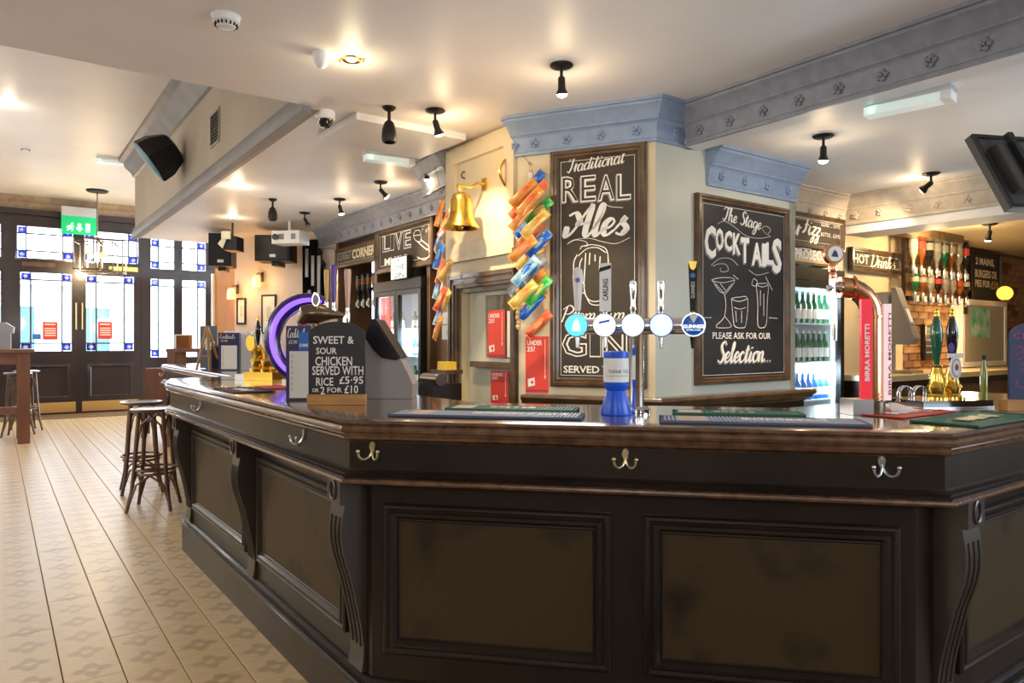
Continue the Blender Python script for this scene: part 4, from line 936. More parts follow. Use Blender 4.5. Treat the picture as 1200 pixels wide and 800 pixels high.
def hangstrip(label, px, y0, y1, Yd, ztop):
    o = thing('clip_strip', label, 'strip', tuple(W(px,y1,Yd)), 0); L_ = (y1-y0)/FPX*Yd
    MB().bb(-.012,.012,-.002,.002,0,L_).build('strip', M['white'], o, ang=None)
    MB().tube([(0,0,L_),(.0,0,L_+.03),(.015,0,L_+.05),(.0,.0,L_+.07),(-.012,0,L_+.055)], .004, 6).build('hook', M['copper'], o)
    mb = MB(); top = ztop-o.location.z; mb.cyl((0,0,L_+.06),(-.05,.02,top),.002,6); mb.cyl((0,0,L_+.06),(.03,.03,top-.15),.002,6); mb.build('string', M['wires'], o)
hangstrip('clip strip and hook holding the crisp packets beside the ales chalkboard', 621, 202, 372, PL_RA.Y(621)-.06, 2.66)
hangstrip('clip strip holding the crisp packets left of the bell', 517, 235, 380, 5.6, 2.75)
rp_ = thing('rope', 'straw coloured knotted rope hanging under the crisp packets', 'rope', tuple(W(607,386,4.85)), 0)
mb = MB()
for k in range(9): mb.sphere((.004*math.sin(k*2), 0, .02+k*.03), .016, 8, 6, (1,1,1.2))
mb.tube([(0,0,0),(.004,0,.14),(0,0,.29)], .010, 6); mb.build('rope_strand', M['strawrope'], rp_)
q = W(514,452,5.35); sc2 = thing('side_cabinet', 'small dark padded cabinet between the left fridge and the doorway', 'cabinet', (q.x,q.y,0), PL_L.a)
MB().bb(-.10,.10,-.10,.14,0,q.z+.02).build('cabinet_body', M['dark'], sc2, ang=None)
MB().tube([(-.13,-.05,q.z+.05),(.12,-.05,q.z+.05)], .045, 12).build('padded_roll', mat('brown_vinyl', (.06,.03,.02), .3, coat=.5), sc2); MB().bb(-.12,.10,.0,.15,q.z+.09,q.z+.12).build('shelf', M['framewood'], sc2, ang=None)
yc = thing('cleaning_cloth', 'folded yellow cloth on the small cabinet beside the left fridge', 'cloth', tuple(Vector((q.x,q.y,q.z+.12))+PL_L.n*.07), PL_L.a); MB().bb(-.05,.06,-.05,.05,0,.06).build('folded_cloth', M['yel'], yc)
# ---- ledge around the column
lg = thing('back_counter', 'gold-brown moulded wooden ledge counter running round the column', 'counter')
lp = [tuple(Lc+(P-Lc).normalized()*.06), tuple(P), tuple(Re), tuple(Re+u2*.5)]
LE = [(0,.93),(.05,.93),(.06,.945),(.085,.955),(.09,.97),(.105,.985),(.112,1.0),(.106,1.012),(.10,1.02),(0,1.02)]
MB().sweep(lp, LE, 1).build('ledge_moulding', M['framewood'], lg, ang=20); MB().sweep(lp, [(0,0),(.045,0),(.045,.935),(0,.935)], 1).build('ledge_panelling', M['dark'], lg, ang=None)
# =====================================================  THINGS ON THE BAR
FA = math.atan2((C2-C1).y, (C2-C1).x)      # direction of the front of the bar
VA = math.atan2(V.y, V.x)
TOPZ = 1.121
# ---- five-tap font
tf = thing('beer_font', 'chrome T-shaped beer font with five illuminated round badges', 'beer font', tuple(onz(746,483,1.12).xy)+(TOPZ,), FA)
MB().lathe([(.052,0),(.052,.012),(.040,.018),(.028,.022),(.027,.05),(.0265,.285),(.03,.30)], 28).build('column', M['chrome'], tf)
MB().tube([(-.245,0,.315),(-.24,0,.315),(.235,0,.315),(.24,0,.315)], [.020,.030,.030,.020], 20).build('crossbar', M['chrome'], tf)
badge = [((.02,.28,.9),(.1,.5,1)),((.8,.85,.9),(.8,.92,1)),((.45,.75,.85),(.5,.85,1)),((.30,.30,.85),(.45,.55,1)),((.005,.04,.20),(.0,.08,.4))]
for i, x in enumerate((-.216,-.114,-.012,.088,.200)):
    r_ = .043; RX = Matrix.Rotation(R(90),4,'X')
    lens = MB().lathe([(r_*.98,.0),(r_,.01),(r_,.022),(r_*.93,.026),(r_*.93,.022)], 28, (x,-.028,.318), RX).build('badge_rim', M['chrome'] if i!=3 else M['purh'], tf)
    lm = mat('badge_light_%d' % i, badge[i][0], .3, emis=badge[i][1], estr=[1.2,1.5,1.2,1.2,.35][i])
    MB().lathe([(r_*.93,.0),(r_*.6,.004),(1e-4,.006)], 28, (x,-.050,.318), RX).build('badge_face', lm, tf)
    y = -.0575
    if i == 0: panel([(x-.016,.298),(x-.012,.318),(x-.006,.335),(x,.345),(x+.007,.335),(x+.012,.318),(x+.016,.298)], y, M['exitw'], tf, 'badge_mark')
    if i == 1:
        panel([(x-.022,.322),(x+.018,.33),(x+.022,.340),(x-.018,.332)], y, M['blueplast'], tf, 'badge_mark'); text('CARLING', x-.028, x+.028, .303, .313, y, M['navy'], tf)
    if i == 2: panel(circ(x,.318,.022), y, M['exitw'], tf, 'badge_mark')
    if i == 3: panel([(x-.022,.30),(x-.012,.318),(x-.02,.338),(x,.330),(x+.02,.338),(x+.012,.318),(x+.022,.30),(x,.308)], y, M['exitw'], tf, 'badge_mark')
    if i == 4:
        text('GUINNESS', x-.036, x+.036, .306, .319, y-.001, M['exitw'], tf, offset=.02); text('EXTRA COLD', x-.024, x+.024, .297, .303, y-.001, M['exitw'], tf)
        panel([(x-.016,.352),(x,.324),(x+.016,.352)], y, M['chalk'], tf, 'badge_mark')
        MB().lathe([(r_*.97,0),(r_*.97,.003),(r_*.88,.003)], 28, (x,-.052,.318), RX, closed=True).build('badge_ring', lm2 if False else M['exitw'], tf)
    mb = MB(); mb.tube([(x,0,.30),(x,-.0,.27),(x,-.01,.235)], [.011,.010,.006], 10); mb.build('spout', M['steel'] if i < 4 else M['black'], tf)
    MB().lathe([(.012,.340),(.010,.350),(.0075,.362),(.009,.372)], 12, (x,0,0)).build('tap_stem', M['chrome'], tf)
    if i == 0:
        MB().lathe([(.008,.37),(.012,.38),(.013,.41),(.017,.46),(.0195,.50),(.0175,.525),(.006,.535)], 16, (x,0,0), Matrix.Diagonal((1,.6,1,1))).build('tap_handle', M['white'], tf)
        panel(circ(x,.487,.009), -.0125, M['purh'], tf, 'handle_crest')
    if i == 1:
        MB().bb(x-.021,x+.021,-.008,.008,.37,.548).build('tap_handle', M['white'], tf, ang=None); text('CARLING', x-.009, x+.011, .41, .49, -.009, M['black'], tf, vertical=True, offset=.02)
        panel([(x-.022,.515),(x+.021,.528),(x+.021,.541),(x-.022,.530)], -.0085, M['black'], tf, 'handle_stripe')
    if i in (2,3): MB().lathe([(.009,.37),(.011,.38),(.008,.40),(.010,.43),(.013,.465),(.011,.480),(1e-4,.486)], 16, (x,0,0), Matrix.Diagonal((1,.7,1,1))).build('tap_handle', M['chrome'], tf)
    if i == 4:
        MB().xzprism([(x-.009,.365),(x+.009,.365),(x+.016,.545),(x-.016,.545)], -.008, .008).build('tap_handle', M['black'], tf, ang=None); text('GUINNESS', x-.0065, x+.0065, .415, .475, -.0095, M['chalk'], tf, vertical=True)
        panel([(x-.015,.548),(x+.015,.548),(x+.010,.525),(x,.515),(x-.010,.525)], -.009, M['gold'], tf, 'handle_harp'); panel(circ(x,.497,.009), -.009, M['lightb'] if 'lightb' in M else M['bb'], tf, 'handle_crest')
# ---- charity box
p = onz(722,485.5,1.12); cbx = thing('charity_box', 'blue charity collection tub with white Thank You label in front of the beer font', 'charity box', (p.x,p.y,TOPZ), 0)
MB().lathe([(.056,0),(.057,.006),(.040,.065),(.034,.085),(.044,.10),(.045,.112),(.044,.112)], 28).build('base', M['blueplast'], cbx, ang=40)
MB().lathe([(.044,.112),(.0445,.205),(.046,.206),(.046,.222),(.042,.224),(1e-4,.225)], 28).build('tub', M['blueplast'], cbx)
MB().lathe([(.0452,.116),(.0452,.200)], 28, closed=True).build('wrap_label', M['label'], cbx)
def wraptext(s_, r_, a0, a1, z0, z1, m, par):
    vs, fs, a, b_, c, d = textmesh(s_, .01); mb = MB()
    mb.add([(r_*math.sin(a0+(a1-a0)*(x-a)/(b_-a)), -r_*math.cos(a0+(a1-a0)*(x-a)/(b_-a)), z0+(z1-z0)*(y-c)/(d-c)) for x, y in vs], fs); return mb.build('lettering', m, par, ang=None)
M['grey'] = mat('grey_ink', (.25,.25,.27), .6)
wraptext('THANK YOU', .0458, R(-45), R(60), .147, .160, M['grey'], cbx); wraptext('-------', .0458, R(-55), R(55), .137, .139, M['grey'], cbx)
# ---- bar mats
def barmat(label, px, py, L_, Dp, a, base, rib, words, w0, w1, patch=None, h_=.010):
    q = onz(px,py,1.12); o = thing('bar_mat', label, 'bar mat', (q.x,q.y,TOPZ), a, 'bar mats on the counter top')
    MB().bb(0,L_,0,Dp,0,h_*.5).build('mat_base', M[base], o, ang=None)
    rb = MB(); n_ = int(L_/.0125)
    if rib:
        for i in range(n_): rb.bb(i*L_/n_+.0025, (i+1)*L_/n_-.0025, .012, Dp-.012, h_*.5, h_)
        rb.build('ribs', M[rib], o, ang=None, kind='stuff')
    MB().rectframe(0,L_,0,Dp,[(0,0),(0,-h_),(.008,-h_),(.008,0)]).build('mat_rim', M[base], o, ang=None).rotation_euler = (R(-90),0,0)
    for c in o.children:
        if c.name.startswith('mat_rim'):
            for v_ in c.data.vertices: v_.co = (v_.co.x, v_.co.y, v_.co.z)
            c.rotation_euler = (0,0,0)
            for v_ in c.data.vertices: x_, y_, z_ = v_.co; v_.co = (x_, z_, -y_)
            c.data.flip_normals()
    if words:
        rg = random.Random(len(label)); mb = MB(); z = h_+.0006; x_ = w0
        while x_ < w1:
            wd = .012+.014*rg.random(); mb.bb(x_, x_+wd, Dp*(.34+.10*rg.random()), Dp*(.60+.12*rg.random()), z, z+.0005); x_ += wd+.005+.01*(rg.random() > .8)
        mb.build('printed_marks', M['chalk' if base in ('rubberb','rubberk','rubberr') else 'cream'], o, ang=None, kind='stuff')
    if patch: MB().bb(patch[0],patch[1],.02,Dp-.02,h_,h_+.0008).build('printed_patch', M[patch[2]], o, ang=None)
    return o
M['peach'] = mat('peach_print', (.72,.55,.40), .6)
barmat('navy ribbed bar mat with pale lettering at the left end of the bar front', 454, 488.5, .665, .17, FA, 'rubberb', 'matrib', 'A FAVOURITE', .28, .60, (.06,.13,'peach'))
barmat('green bar mat behind the left navy mat, near the doorway', 521, 481.5, .49, .15, FA, 'rubberg', 'matribg', 'THE SOCIAL', .16, .32, (.02,.10,'peach'))
barmat('navy ribbed bar mat with pale lettering right of the beer font', 773, 496.5, .625, .17, FA, 'rubberb', 'matrib', 'A FAVOURITE', .26, .52, (.06,.15,'peach'))
barmat('green bar mat behind the navy mat right of the beer font', 789, 487, .44, .13, FA, 'rubberg', 'matribg', 'THE SOCIAL', .14, .28, (.02,.10,'peach'))
barmat('red bar mat lying by the copper beer tower', 1058, 491, .40, .17, VA, 'rubberr', None, 'BIRRA', .08, .26, None, .005)
barmat('dark green bar mat at the right corner of the bar', 1147, 502, .52, .20, VA, 'rubberg', None, 'THE SOCIAL', .12, .36, None, .008)
o = barmat('black bar mat at the far left end of the bar top', 322, 459.5, .44, .2, VA+math.pi*.5+R(0), 'rubberk', None, 'BAR', .1, .3, None, .006)
o = barmat('red bar mat under the purple beer font', 345, 455, .24, .15, VA+math.pi*.5, 'rubberr', None, None, 0, 0, None, .006)
# ---- copper tower
q = onz(1021,485,1.12); cu = thing('beer_font', 'copper pipe beer tower with red Birra Moretti panel', 'beer font', (q.x,q.y,TOPZ), R(4))
k_ = q.y/FPX; zt0 = (485-337)*k_; r_ = .037
pts = [(0,0,.03),(0,0,zt0-.10)]+[(-.10+.10*math.cos(a), 0, zt0-.10+.10*math.sin(a)) for a in [R(15*i) for i in range(1,7)]]+[(-.118,0,zt0)]
MB().tube(pts, r_, 24).build('pipe', M['copper'], cu)
mb = MB()
for z in (.052,.066,zt0-.11): MB().lathe([(r_,z),(r_+.004,z+.002),(r_+.004,z+.008),(r_,z+.010)], 24, closed=True).build('pipe_collar', M['copper'], cu)
MB().tube([(-.07,0,zt0+.0),(-.08,0,zt0+.0)], r_+.006, 24).build('pipe_collar', M['copper'], cu)
MB().lathe([(.046,0),(.046,.045),(.04,.05)], 24).build('base', M['bronze'], cu); MB().bb(-.095,-.02,-.05,.04,0,.055).build('base_block', M['steel'], cu, ang=None)
rp2 = MB().bb(-.062,-.022,-.045,-.030,.057,zt0-.045).build('name_panel', mat('lit_red_panel', (.8,.03,.05), .3, emis=(.9,.03,.06), estr=.25), cu, ang=None); text('BIRRA MORETTI', -.051, -.033, .12, .32, -.0465, M['chalk'], rp2, vertical=True, offset=.03)
rp3 = MB().bb(.030,.058,-.028,-.016,.05,zt0-.06).build('side_panel', mat('lit_pink_panel', (.85,.6,.6), .3, emis=(1,.8,.8), estr=.3), cu, ang=None); text('BIRRA MORETTI', .046, .056, .07, .36, -.0292, M['redk'], rp3, vertical=True, offset=.02)
tx = -.142; mb = MB(); mb.tube([(-.11,0,zt0),(-.128,0,zt0),(tx-.02,0,zt0-.005)], [.030,.014,.012], 14); mb.tube([(tx,0,zt0+.03),(tx,0,zt0-.03),(tx,-.01,zt0-.12),(tx,-.012,zt0-.19)], [.013,.014,.010,.008], 12); mb.build('tap', M['chrome'], cu)
MB().lathe([(.010,.02),(.014,.035),(.012,.05),(.009,.06)], 12, (tx,0,zt0)).build('tap_collar', M['copper'], cu)
hd = MB().lathe([(.016,.058),(.018,.075),(.015,.085)], 16, (tx,0,zt0)).build('tap_handle', M['copper'], cu)
MB().lathe([(.034,-.012),(.036,-.008),(.036,.008),(.034,.012)], 28, (tx,0,zt0+.118), Matrix.Rotation(R(90),4,'X')@Matrix.Rotation(R(0),4,'Y')).build('medallion', M['copper'], cu)
panel(circ(tx+.002, zt0+.118, .027, 24, 1.0), -.0125, M['label'], cu, 'medallion_face'); panel([(tx-.012,zt0+.108),(tx-.006,zt0+.125),(tx,zt0+.132),(tx+.008,zt0+.122),(tx+.012,zt0+.106)], -.014, M['navy'], cu, 'medallion_figure')
# ---- hand pumps right
q = onz(1115,479,1.12); hp = thing('hand_pump', 'brass hand pump pair with green and black handles on a dark tray', 'beer pump', (q.x,q.y,TOPZ), R(14))
MB().bb(-.13,.20,-.0,.22,.0,.030).build('drip_tray', M['blackp'], hp, ang=None); MB().rectframe(-.13,.20,-.0,.22,[(0,0),(.004,0)]).build('tray_edge', M['steel'], hp) if False else None
mb = MB(); mb.bb(-.133,.203,-.003,.0,.0,.006); mb.bb(-.133,-.13,.0,.22,.0,.006); mb.build('tray_edge', M['steel'], hp, ang=None)
def pumpbody(par, x, y, z, s_=1, m='gold'):
    MB().lathe([(.046,0),(.045,.008),(.036,.014),(.030,.022),(.034,.035),(.036,.048),(.028,.060),(.024,.075),(.026,.095),(.020,.112),(.018,.125),(.022,.130),(.015,.136)], 24, (x,y,z), Matrix.Scale(s_,4)).build('pump_body', M[m], par, ang=40)
def pumphandle(par, x, y, z, m, s_=1):
    MB().lathe([(.009,0),(.010,.01),(.013,.03),(.019,.08),(.0225,.115),(.0215,.145),(.014,.175),(.010,.190)], 20, (x,y,z), Matrix.Scale(s_,4)).build('pump_handle', M[m], par)
    MB().lathe([(.010,.188),(.012,.196),(.011,.205),(.008,.212),(.009,.218),(1e-4,.226)], 12, (x,y,z), Matrix.Scale(s_,4)).build('finial', M['gold'], par)
pumpbody(hp,.02,.09,.03); pumpbody(hp,.095,.09,.03); pumphandle(hp,.02,.09,.165,'greenp'); pumphandle(hp,.095,.09,.165,'blackp')
MB().xzprism(circ(.058,.155,.026,28,1.75), .035,.043).build('pump_clip', M['label'], hp, ang=None); panel(circ(.058,.155,.020,28,1.75), .0345, M['grey'], hp, 'clip_ring'); panel(circ(.058,.155,.018,28,1.75), .0335, M['label'], hp, 'clip_face'); panel(circ(.058,.158,.008,16,1.6), .0325, M['redk'], hp, 'clip_emblem')
panel(circ(.050,.235,.015,20,1.3), .05, M['purh'], hp, 'upper_clip'); MB().bb(.03,.105,.045,.05,.195,.212).build('clip_bar', M['label'], hp, ang=None)
gbq = onz(1178,470,1.12)
bo = thing('bottle', 'small slim green oil bottle standing behind the right hand pumps', 'bottle', (1.62,3.02,TOPZ), 0)
# ---- wire loops and gadget
q = onz(1062,477,1.12); wl = thing('glass_rail', 'pair of bright steel wire loops beside the copper beer tower', 'rail', (q.x,q.y,TOPZ), R(8))
for dx in (0,.062):
    for dy in (0,.016):
        MB().tube([(dx-.026,dy,0),(dx-.026,dy,.045)]+[(dx-.026*math.cos(a), dy, .055+.026*math.sin(a)) for a in [R(18*i) for i in range(11)]]+[(dx+.026,dy,.045),(dx+.026,dy,0)], .0036, 8).build('wire_loop', M['chrome'], wl)
q = onz(1058,482,1.12); gd = thing('bottle_opener', 'white and silver bottle opener gadget lying on the bar by the wire loops', 'opener', (q.x,q.y,TOPZ), R(-12))
MB().xzprism([(-.04,0),(.03,0),(.035,.012),(-.02,.03),(-.045,.03)], -.012,.012).build('opener_body', M['white'], gd, ang=None); MB().xzprism([(-.03,.031),(.0,.022),(.03,.018),(.02,.026),(-.02,.04)], -.008,.008).build('lever', M['copper'], gd, ang=None); MB().bb(.03,.10,-.006,.006,.002,.008).build('handle', M['steel'], gd, ang=None)
# ---- right edge chalkboard
q = onz(1182,481,1.12); rb_ = thing('table_chalkboard', 'navy chalkboard with red chalk writing at the right edge of the bar', 'chalkboard', (q.x,q.y,TOPZ), R(-6))
MB().bb(-.02,.30,-.03,.03,0,.042).build('wood_base', M['oak'], rb_, ang=None)
ov = [(0,.035),(.29,.035),(.29,.28)]+[(.145+.145*math.cos(a), .28+.06*math.sin(a)) for a in [R(15*i) for i in range(13)]]
MB().xzprism(ov, -.006,.006).build('chalk_panel', M['lav'], rb_, ang=None)
for z, t_ in ((.27,'CHE'),): text(t_, .012, .012+.036*len(t_)*.8, z, z+.022, -.0068, M['chalkred'], rb_)
for z in (.235,.215,.195,.175,.155): strokes([[Vector((.014+(.235-z)*.3+.012*i, z+.006*((i*7)%3-1))) for i in range(14)]], -.0068, M['chalkred'], rb_, .004)
strokes([[Vector((.03,.12)),Vector((.028,.09)),Vector((.12,.085))]], -.0068, M['chalkred'], rb_, .004)
# ---- sweet and sour board
q = onz(395,474,1.12); sb = thing('table_chalkboard', 'black tabletop chalkboard offering sweet and sour chicken on an oak base', 'chalkboard', (q.x,q.y,TOPZ), R(1))
k = q.y/FPX; hw = 33*k; zb_ = 12*k; zt_ = 97*k
MB().bb(-hw-.002,hw+.002,-.022,.022,0,zb_).build('wood_base', M['oak'], sb, ang=None)
ov = [(-hw,zb_-.01),(hw,zb_-.01),(hw,zt_-.055)]+[(hw*math.cos(a), zt_-.055+.055*math.sin(a)) for a in [R(12*i) for i in range(1,15)]]+[(-hw,zt_-.055)]
MB().xzprism(ov, -.005,.005).build('chalk_panel', M['boardk'], sb, ang=None)
for t_, a, b_, c, d in (('SWEET &',367.5,415,394,403),('SOUR',371,395,407.5,415),('CHICKEN',370,413,418,428.5),('SERVED WITH',366.5,426,429,439.5),('RICE',371,391,442.5,452),('£5·95',398,426,441,450),('OR',366.5,374,455,459.5),('2',376,381,453,462),('FOR',384,401,454,460),('£10',404,420,451.5,461)):
    text(t_, (a-395)*k, (b_-395)*k, (474-d)*k, (474-c)*k, -.006, M['chalk'], sb, offset=.012)
# ---- menu holders
def menu(label, x, y, rz, w_, h_, d_, title):
    o = thing('menu_holder', label, 'menu', (x,y,TOPZ), rz)
    MB().bb(-w_/2,w_/2,0,d_,.0,h_).build('card_box', M['navy'], o, ang=None)
    panel(rect(-w_*.36,w_*.40,h_*.03,h_*.66), -.001, M['paper'], o, 'menu_sheet')
    mb = MB()
    for i in range(7): mb.bb(-w_*.27,-w_*.24,-.004,-.003,h_*(.58-i*.075),h_*(.60-i*.075)+.004)
    mb.build('menu_lines', M['grey'], o, ang=None)
    script(title, -w_*.42, w_*.3, h_*.84, h_*.97, -.003, M['chalk'], o, wt=.13); text('£5.00', -w_*.38, -w_*.05, h_*.76, h_*.81, -.003, M['chalk'], o)
    return o
q = onz(350,469,1.12); o = menu('tall navy cocktail menu holder standing left of the sweet and sour chalkboard', q.x, q.y, R(6), 29*q.y/FPX, 87*q.y/FPX, .05, 'Cocktails'); MB().bb(-.06,.06,-.02,.06,-.0,.012).build('foot', M['bglass'], o, ang=None)
panel(rect(.0,29*q.y/FPX*.5,.22,.30), -.0035, M['bb'], o, 'photo_print'); text('SUMMER', .004, .05, .235, .25, -.0052, M['chalk'], o, offset=.02)
q = W(268,433,6.45); o = menu('navy menu holder with cream sheet on the far counter beside the gold pumps', q.x, q.y, R(12), 23*q.y/FPX, 44*q.y/FPX, .10, 'Cocktails')
# white crate of glasses on top region: napkin dispenser
q = W(271,388,6.55); nd_ = thing('napkin_holder', 'white scalloped tray of folded napkins behind the far menu holder', 'napkins', (q.x+.05,q.y+.15,TOPZ), R(12))
mb = MB(); mb.bb(-.16,.16,-.05,.05,0,.33); mb.build('box', M['white'], nd_, ang=None); mb = MB()
for i in range(7): mb.sphere((-.14+i*.047,0,.335), .028, 10, 6)
mb.build('napkins', M['white'], nd_)
# ---- left hand pump (gold)
q = onz(305,446,1.12); gp = thing('hand_pump', 'ornate gold hand pump with green and black handles on the left bar', 'beer pump', (q.x,q.y+.05,TOPZ), R(-20))
MB().bb(-.115,.115,-.05,.05,0,.055).build('base', M['gold'], gp, ang=None); MB().bb(-.19,-.115,-.05,.05,0,.04).build('tray', M['steel'], gp, ang=None)
for x in (-.04,.04):
    MB().lathe([(.05,0),(.055,.02),(.038,.035),(.046,.055),(.05,.075),(.035,.095),(.040,.12),(.045,.14),(.03,.16),(.022,.18)], 20, (x,0,.055)).build('pump_body', M['gold'], gp, ang=40)
pumphandle(gp,-.04,0,.235,'blackp',.85); pumphandle(gp,.04,0,.235,'gb',.85)
MB().xzprism(circ(-.05,.25,.035,20,1.5), -.065,-.055).build('pump_clip', M['gold'], gp, ang=None)
# ---- purple ring font
q = W(364,448,4.5); pr_ = thing('beer_font', 'purple glowing crescent-shaped beer font on the left bar', 'beer font', (q.x,q.y,TOPZ), R(10))
k = q.y/FPX; cz = 51*k; ra = 43*k
def arcp(r, a0, a1, n_=26, y=0): return [(r*math.cos(a), y, cz+r*1.08*math.sin(a)) for a in [R(a0+(a1-a0)*i/n_) for i in range(n_+1)]]
n_ = 26; rad = [.012+.040*math.sin(math.pi*(.12+.80*i/n_))**.7 for i in range(n_+1)]
MB().tube(arcp(ra,68,268), rad, 16).build('crescent', M['purpled'], pr_)
MB().tube(arcp(ra-.004,72,255,26,-.044), [max(.004,x*.34) for x in rad], 10).build('light_strip', M['purple'], pr_)
MB().tube(arcp(ra-.052,85,240,26,-.018), .006, 8).build('chrome_trim', M['chrome'], pr_)
MB().lathe([(.06,0),(.06,.02),(.035,.04)], 24, (0,0,0)).build('foot', M['blackp'], pr_)
bd_ = MB().lathe([(.075,-.01),(.078,0),(.075,.012),(1e-4,.016)], 24, (-.01,-.0,cz+.12), Matrix.Rotation(R(80),4,'X')@Matrix.Rotation(R(-20),4,'Y')).build('badge', M['blackp'], pr_)
panel(circ(-.01,cz+.125,.040,24,.7), -.02, M['yel'], pr_, 'badge_mark'); panel(rect(-.045,.03,cz+.075,cz+.09), -.02, M['purh'], pr_, 'badge_stripe')
# ---- bronze font with coloured handles
q = W(385,455,4.1); bf = thing('beer_font', 'bronze beer font with purple, pink and amber handles behind the black chalkboard', 'beer font', (q.x,q.y,TOPZ), R(8))
k = q.y/FPX; hz = lambda y: (455-y)*k-.0
MB().lathe([(.05,0),(.045,.02),(.03,.05),(.03,hz(385)),(.02,hz(378))], 20, (-.08,0,0)).build('column', M['bronze'], bf)
MB().tube([(-.16,0,hz(380)),(-.13,0,hz(371)),(-.06,0,hz(369)),(.02,0,hz(370)),(.09,0,hz(372))], [.02,.055,.062,.03,.012], 20).build('drum', M['bronze'], bf)
for px, y0, y1, m, r0 in ((371,372,345,'chrome',.012),(383,356,318,'orangeh',.013),(391,356,312,'purh',.016),(407,362,317,'pinkh',.016)):
    x = (px-385)*k
    MB().lathe([(.012,hz(y0+18)),(.016,hz(y0+8)),(.011,hz(y0+4)),(.012,hz(y0))], 12, (x,0,0)).build('tap', M['chrome'], bf)
    MB().lathe([(r0*.6,hz(y0)),(r0*.8,hz(y0-6)),(r0*1.25,hz(y1+3)),(r0*1.1,hz(y1)),(1e-4,hz(y1)+.001)], 14, (x,0,0)).build('tap_handle', M[m], bf)
MB().xzprism(circ((372-385)*k,hz(354),.018,20,1.8), -.07,-.062).build('badge', M['grey'], bf, ang=None); MB().xzprism(circ((372-385)*k,hz(354),.020,20,1.8), -.066,-.060).build('badge_rim', M['chrome'], bf, ang=None)
MB().tube([(.09,0,hz(372)),(.09,0,hz(395))], .012, 10).build('support', M['chrome'], bf); MB().lathe([(.03,0),(.02,.02),(.012,hz(372))], 12, (.09,0,0)).build('support_post', M['chrome'], bf)
# ---- till
q = onz(452,468,1.12); ti = thing('till', 'grey till with tilted black touchscreen beside the sweet and sour chalkboard', 'till', (q.x,q.y+.12,TOPZ), R(0))
k = ti.location.y/FPX
z_ = lambda y: (468-y)*k
MB().xzprism([((x-452)*k, z_(y)) for x,y in ((425,468),(480,468),(481,452),(476,440),(468,425),(455,412),(440,405),(425,402))], -.08,.10).build('till_body', M['silverp'], ti, ang=None)
sc_ = MB().xzprism([((x-452)*k, z_(y)) for x,y in ((427,398),(435,377),(438,377),(466,421),(463,424),(456,423),(446,421),(436,411))], -.10,.12).build('touchscreen', M['blackp'], ti, ang=None)
MB().xzprism([((x-452)*k, z_(y)) for x,y in ((437,377),(440,377),(468,421),(465,423))], -.105,.125).build('screen_bezel', M['black'], ti, ang=None)
# ---- easel and board on far counter
q = W(231,433,6.6); ea = thing('easel', 'small light oak easel standing on the far end of the counter', 'easel', (q.x+.05,q.y+.06,TOPZ), R(5))
k = 6.6/FPX; H_ = 51*k
mb = MB(); mb.tube([(-.065,-.04,0),(0.012,0,H_)], .012, 6); mb.build('leg', M['oak'], ea); MB().tube([(.055,-.05,0),(.018,0,H_)], .012, 6).build('leg', M['oak'], ea); MB().tube([(.10,.09,.04),(.02,.01,H_-.02)], .012, 6).build('leg', M['oak'], ea); MB().bb(-.04,.05,-.05,-.03,.12,.13).build('cross_bar', M['oak'], ea, ang=None)
q = W(238,425,6.9); es = thing('table_chalkboard', 'slate grey sign with white script leaning behind the small easel', 'sign', (q.x+.03,q.y+.05,TOPZ), R(8))
MB().bb(-.08,.08,0,.015,.0,.41).build('sign_panel', mat('slate', (.12,.15,.18), .6), es, ang=None); script('Ales', -.06,.06,.18,.33,-.002, M['chalk'], es, wt=.2)
q = W(249,433,6.7); bb2 = thing('storage_box', 'small dark box on the far counter between the easel and the menu holder', 'box', (q.x+.06,q.y+.1,TOPZ), R(10)); mb = MB(); mb.bb(-.09,.07,-.06,.06,0,.20); mb.build('box_body', M['black'], bb2, ang=None); MB().bb(-.095,.075,-.065,.065,.20,.22).build('lid', M['midwood'], bb2, ang=None)
# =====================================================  CEILING AND FAR THINGS
def onc(px, py, zc): return W(px, py, (zc-HC)*FPX/(400-py))
def spotlamp(label, px, py, zc, aim, on=True, power=14, s_=1, grp='black ceiling spotlights'):
    p = onc(px, py, zc); o = thing('ceiling_spotlight', label, 'spotlight', (p.x,p.y,zc), 0, grp)
    MB().lathe([(.064,0),(.066,-.006),(.055,-.014),(.03,-.02),(.012,-.022)][::-1], 24).build('ceiling_plate', M['blackm'], o)
    MB().cyl((0,0,-.02),(0,0,-.075),.009).build('stem', M['blackm'], o)
    d = Vector(aim).normalized(); rot = d.to_track_quat('Z','Y').to_matrix().to_4x4(); T_ = Matrix.Translation((0,0,-.075)) @ rot
    mb = MB(); mb.add(*lathe_vf([(.014,-.01),(.020,0),(.021,.05),(.024,.06),(.036,.085),(.034,.085),(.02,.06)],20), T_); mb.build('lamp_head', M['blackm'], o)
    lt = MB(); lt.add(*lathe_vf([(.012,.06),(.031,.082),(.024,.096),(1e-4,.104)],16), T_); lt.build('bulb', M['bulb'] if on else M['bglass'], o)
    if on:
        lo = Vector((p.x,p.y,zc-.075))+d*.135
        l = bpy.data.lights.new('lamp_glow','POINT'); l.energy = power*.30; l.color = (1,.72,.42); l.shadow_soft_size = .03
        q = bpy.data.objects.new('lamp_glow', l); COL.objects.link(q); q.location = lo
        l = bpy.data.lights.new('lamp_beam','SPOT'); l.energy = power*6; l.color = (1,.74,.45); l.shadow_soft_size = .03; l.spot_size = R(78); l.spot_blend = .7
        q = bpy.data.objects.new('lamp_beam', l); COL.objects.link(q); q.location = lo; q.rotation_euler = d.to_track_quat('-Z','Y').to_euler()
    return o
spotlamp('lit black spotlight directly in front of the ales chalkboard cornice', 658, 76, 2.92, (.05,.25,-1), power=10)
